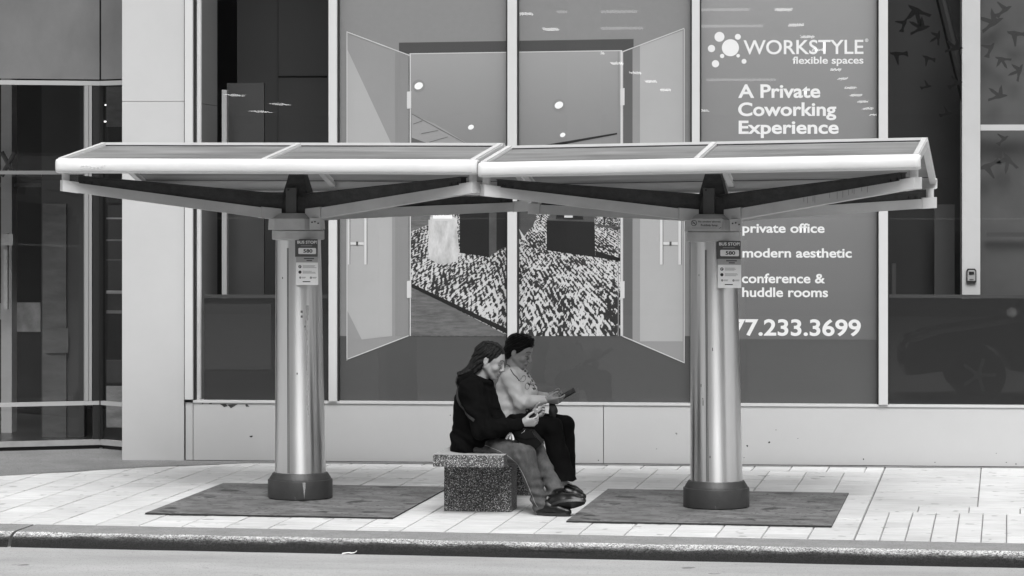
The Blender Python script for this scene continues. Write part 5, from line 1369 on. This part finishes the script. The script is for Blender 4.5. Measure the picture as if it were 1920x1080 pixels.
# trousers, flared
S = SDF((-.30, -.30, .04), (.52, .32, .72), .0043)
S.ell(q2(958, 800), (.135, .165, .085), .04)
for a, b, c, s_ in ((hp2R, kn2R, an2R, -1), (hp2L, kn2L, an2L, 1)):
    S.chain([(a, .098), (a + (b - a) * .5 + np.array([0, 0, .002]), .092), (b, .076), (b + (c - b) * .5, .080), (c + np.array([0, 0, .0]), .112 if s_ < 0 else .085)], .025)
sl, x, y, z = S.blk((-.3, -.4, .3), (q2(990, 850)[0], .4, .453)); S.f[sl] = np.maximum(S.f[sl], (.452 - z) + 0 * x + 0 * y)
pz = q2(1055, 906, -.12)[2]
S.cut((0, 0, pz + .005), (.05, 0, -1), .004)
S.wrinkle(lambda x, y, z: .004 * wav(50, 18, 14, 1)(x, y, z) + .003 * np.exp(-((x - kn2R[0]) ** 2 + (z - kn2R[2]) ** 2) / .012) * np.sin(70 * (x + .6 * z)))
attach(S.mesh('trousers'), 'trousers', cloth('black_twill', .005, .85, 600, .15), p2)
shoe('shoe', np.array([q2(1048, 921, -.12)[0], -.12, .002]), np.array([q2(1096, 921, -.14)[0], -.15, .004]), 0, p2, SHOE, .044)
shoe('shoe', np.array([q2(1045, 912, .1)[0], .11, .002]), np.array([q2(1091, 912, .1)[0], .09, .004]), 0, p2, SHOE, .044)
# hair: short, swept up and back
S = SDF(hd2.o + np.array([-.24, -.16, -.20]), hd2.o + np.array([.20, .16, .24]), .0038)
S.ell(hd2(-.018, 0, .050), np.array((.112, .088, .098)) * hd2.k, .01, 'add', hd2.rot)
S.ell(hd2(.030, 0, .118), np.array((.062, .062, .034)) * hd2.k, .03, 'add', hd2.rot)
S.ell(hd2(-.065, 0, -.010), np.array((.060, .078, .080)) * hd2.k, .02, 'add', hd2.rot)
S.cut(hd2(.086, 0, .088), hd2.v(.80, 0, -.50), .012)
S.ell(hd2(.035, 0, -.085), np.array((.075, .09, .06)) * hd2.k, .012, 'sub', hd2.rot)
for sgn in (-1, 1): S.ell(hd2(-.004, .084 * sgn, -.006), np.array((.020, .022, .030)) * hd2.k, .006, 'sub', hd2.rot)
S.chain([(hd2(.060, 0, .115), .028), (hd2(.088, -.01, .100), .015), (hd2(.098, -.02, .082), .007)], .015, 1.6)
S.wrinkle(lambda x, y, z: .0024 * np.sin(200 * (.5 * x - .85 * z) + 70 * y + 2 * np.sin(24 * x + 20 * z)) + .0014 * np.sin(330 * (.45 * x - .9 * z) - 60 * y))
attach(S.mesh('hair'), 'hair', hair_mat('black_hair', .004), p2)

# ---- things they carry
def thing_at(name, p, owner, label, cat):
    o = empty(name, KF.w(owner[0] + p[0], owner[1] + p[1], p[2]), KF.ang); tag(o, label, cat); return o
def phone(p, axis, face, owner, label, L=.150, W_=.072):
    r = thing_at('phone', p, owner, label, 'phone')
    a = Vector(axis).normalized(); f = Vector(face); f = (f - a * f.dot(a)).normalized(); s = f.cross(a)
    def bx(mb, l, w, z0, z1): mb.hexa([s * x + a * y + f * z0 for x, y in ((-w, -l), (w, -l), (w, l), (-w, l))], [s * x + a * y + f * z1 for x, y in ((-w, -l), (w, -l), (w, l), (-w, l))])
    mb = MB(); bx(mb, L / 2, W_ / 2, -.0045, .0045); mb.bevel(.004, 2); mb.build('case', grey('phone_case', .010, .35, spec=.3), r, smooth=True)
    mb = MB(); bx(mb, L / 2 - .006, W_ / 2 - .004, .0046, .0052); mb.build('screen', grey('phone_screen', .012, .25, spec=.25), r); return r
phone(q1(1000, 781, .015), (.82, .0, .58), (-.5, -.10, .75), o1, 'dark phone held in both hands by the person in the black jacket')
phone(q2(1062, 740, .015), (.86, .1, .50), (-.45, -.45, .77), o2, 'black phone held up by the person in the pale blouse')
# shoulder bag of the first person
r = thing_at('shoulder_bag', q1(985, 818, -.04), o1, 'black leather shoulder bag on the lap of the person in jeans, strap across the back', 'bag')
ob = q1(985, 818, -.04)
mb = MB()
ca = [q1(*c) - ob for c in [(962, 806, -.09), (998, 811, -.09), (1016, 832, -.09), (1002, 845, -.09), (966, 824, -.09)]]
mb.prism([Vector(c) for c in ca], (0, .11, .012)); mb.bevel(.012, 3); bag = mb.build('body', grey('bag_leather', .005, .5, .2, 30, .2, 200, spec=.12), r, smooth=True)
mb = MB(); cf = [q1(*c) - ob for c in [(961, 803, -.096), (997, 808, -.096), (1004, 821, -.096), (984, 823, -.096), (964, 817, -.096)]]
mb.prism([Vector(c) for c in cf], (0, .006, .001)); mb.bevel(.002, 1); mb.build('flap', grey('flap_leather', .004, .35, spec=.25), r, smooth=True)
mb = MB(); a, b = q1(977, 812, -.102) - ob, q1(984, 806, -.102) - ob; mb.path([a, (a + b) / 2 + np.array([.003, 0, -.004]), b], .004, 6); mb.build('buckle', grey('buckle', .7, .25, metal=1), r)
bpy.context.view_layer.update()
sp = [q1(*c) for c in [(869, 692), (862, 703), (860, 716), (861, 730), (865, 744), (873, 757), (882, 766), (893, 775), (904, 782)]]
out = []
fin = []
for a, b in zip(sp, sp[1:]): fin += [a + (b - a) * t for t in np.linspace(0, 1, 5)[:-1]]
fin.append(sp[-1])
for q in fin:
    hit, loc, nn, _ = jk1.ray_cast(Vector((q[0], -.7, q[2])), Vector((0, 1, 0)))
    if hit: out.append((loc + nn * .003, nn))
mb = MB()
if len(out) > 3:
    L_ = []
    for i, (p_, nn) in enumerate(out):
        d = (out[min(i + 1, len(out) - 1)][0] - out[max(i - 1, 0)][0]).normalized(); s = d.cross(nn).normalized() * .0105
        L_.append([p_ - s, p_ + s, p_ + s + nn * .004, p_ - s + nn * .004])
    for A_, B_ in zip(L_, L_[1:]): mb.hexa([Vector(v) - Vector(ob) for v in A_], [Vector(v) - Vector(ob) for v in B_])
mb.build('strap', grey('strap_webbing', .035, .8, spec=.2), r)
# white charm hanging from the bag
ch = thing_at('bag_charm', q1(955, 812, -.14), o1, 'white tassel charm dangling beside the black bag on the jeans', 'charm'); oc = q1(955, 812, -.14)
mb = MB()
for pts in ([(956, 808), (957, 812), (952, 817), (949, 823)], [(957, 812), (957, 818), (956, 823)], [(957, 812), (961, 817), (962.5, 825)]):
    mb.path([q1(x, y, -.15) - oc for x, y in pts], .0085, 6)
mb.build('tassel', grey('white_tassel', .75, .7), ch, smooth=True)
mb = MB(); mb.path([q1(x, y, -.15) - oc for x, y in ((958, 800), (957, 804), (956.5, 808))], .003, 6); mb.build('cord', M['alu_mid'], ch)
# small dark pouch hanging under the second person's hands
pc_ = thing_at('wrist_pouch', q2(1037, 768, -.02), o2, 'small dark cloth pouch hanging below the hands of the person in the pale blouse', 'pouch'); op = q2(1037, 768, -.02)
S = SDF((-.08, -.05, -.10), (.08, .06, .08), .004)
S.chain([(q2(1035, 758, -.02) - op, .022), (q2(1037, 770, -.02) - op, .030), (q2(1037, 778, -.02) - op, .026)], .02); S.wrinkle(lambda x, y, z: .003 * np.sin(160 * x + 60 * z))
attach(S.mesh('cloth_bag'), 'cloth_bag', cloth('dark_cloth', .035), pc_)
# spectacles on a dark cord round the second person's neck
gl = thing_at('spectacles', q2(989, 716, -.12), o2, 'spectacles hanging on a dark cord down the front of the pale blouse', 'spectacles'); og = q2(989, 716, -.12)
bpy.context.view_layer.update()
def onto(px, py):
    q = q2(px, py)
    best = None
    for ob_ in p2.children:
        if ob_.name.split('.')[0] in ('blouse', 'patterned_top'):
            hit, loc, nn, _ = ob_.ray_cast(Vector((q[0], -.7, q[2])), Vector((0, 1, 0)))
            if hit and (best is None or loc.y < best.y): best = loc + Vector((0, -.006, 0))
    return (best if best is not None else Vector(q + np.array([0, -.10, 0]))) - Vector(og)
mb = MB(); mb.path([onto(x, y) for x, y in ((953, 681), (959, 684), (966, 690), (972, 698), (978, 704), (982, 711))], .0035, 6); mb.build('cord', M['ink'], gl)
mb = MB()
pts = []
for k in range(15):
    t = 2 * math.pi * k / 14; pts.append(onto(993 + 3.6 * math.sin(t), 722 + 6 * math.cos(t)))
mb.path(pts, .0016, 6)
pts = []
for k in range(15):
    t = 2 * math.pi * k / 14; pts.append(onto(985.5 + 3.2 * math.sin(t), 708 + 5.6 * math.cos(t)))
mb.path(pts, .0016, 6); mb.build('frame', M['ink'], gl)

# scrap of white paper at the foot of the kerb
c = G(655, 1039.5, -.1)
mb = MB(); pts = [(-.05, 0, .006), (-.03, .008, .010), (-.006, .010, .013), (.014, .006, .011), (.034, .008, .013), (.050, .012, .024)]
for a, b in zip(pts, pts[1:]):
    a, b = Vector(a), Vector(b); mb.hexa([a + Vector((0, -.014, -.004)), b + Vector((0, -.014, -.004)), b + Vector((0, .014, 0)), a + Vector((0, .014, 0))], [a + Vector((0, -.014, -.002)), b + Vector((0, -.014, -.002)), b + Vector((0, .014, .002)), a + Vector((0, .014, .002))])
tag(mb.build('paper_scrap', grey('white_paper', .8, .7), loc=c), 'small crumpled white paper scrap at the foot of the kerb', 'litter')
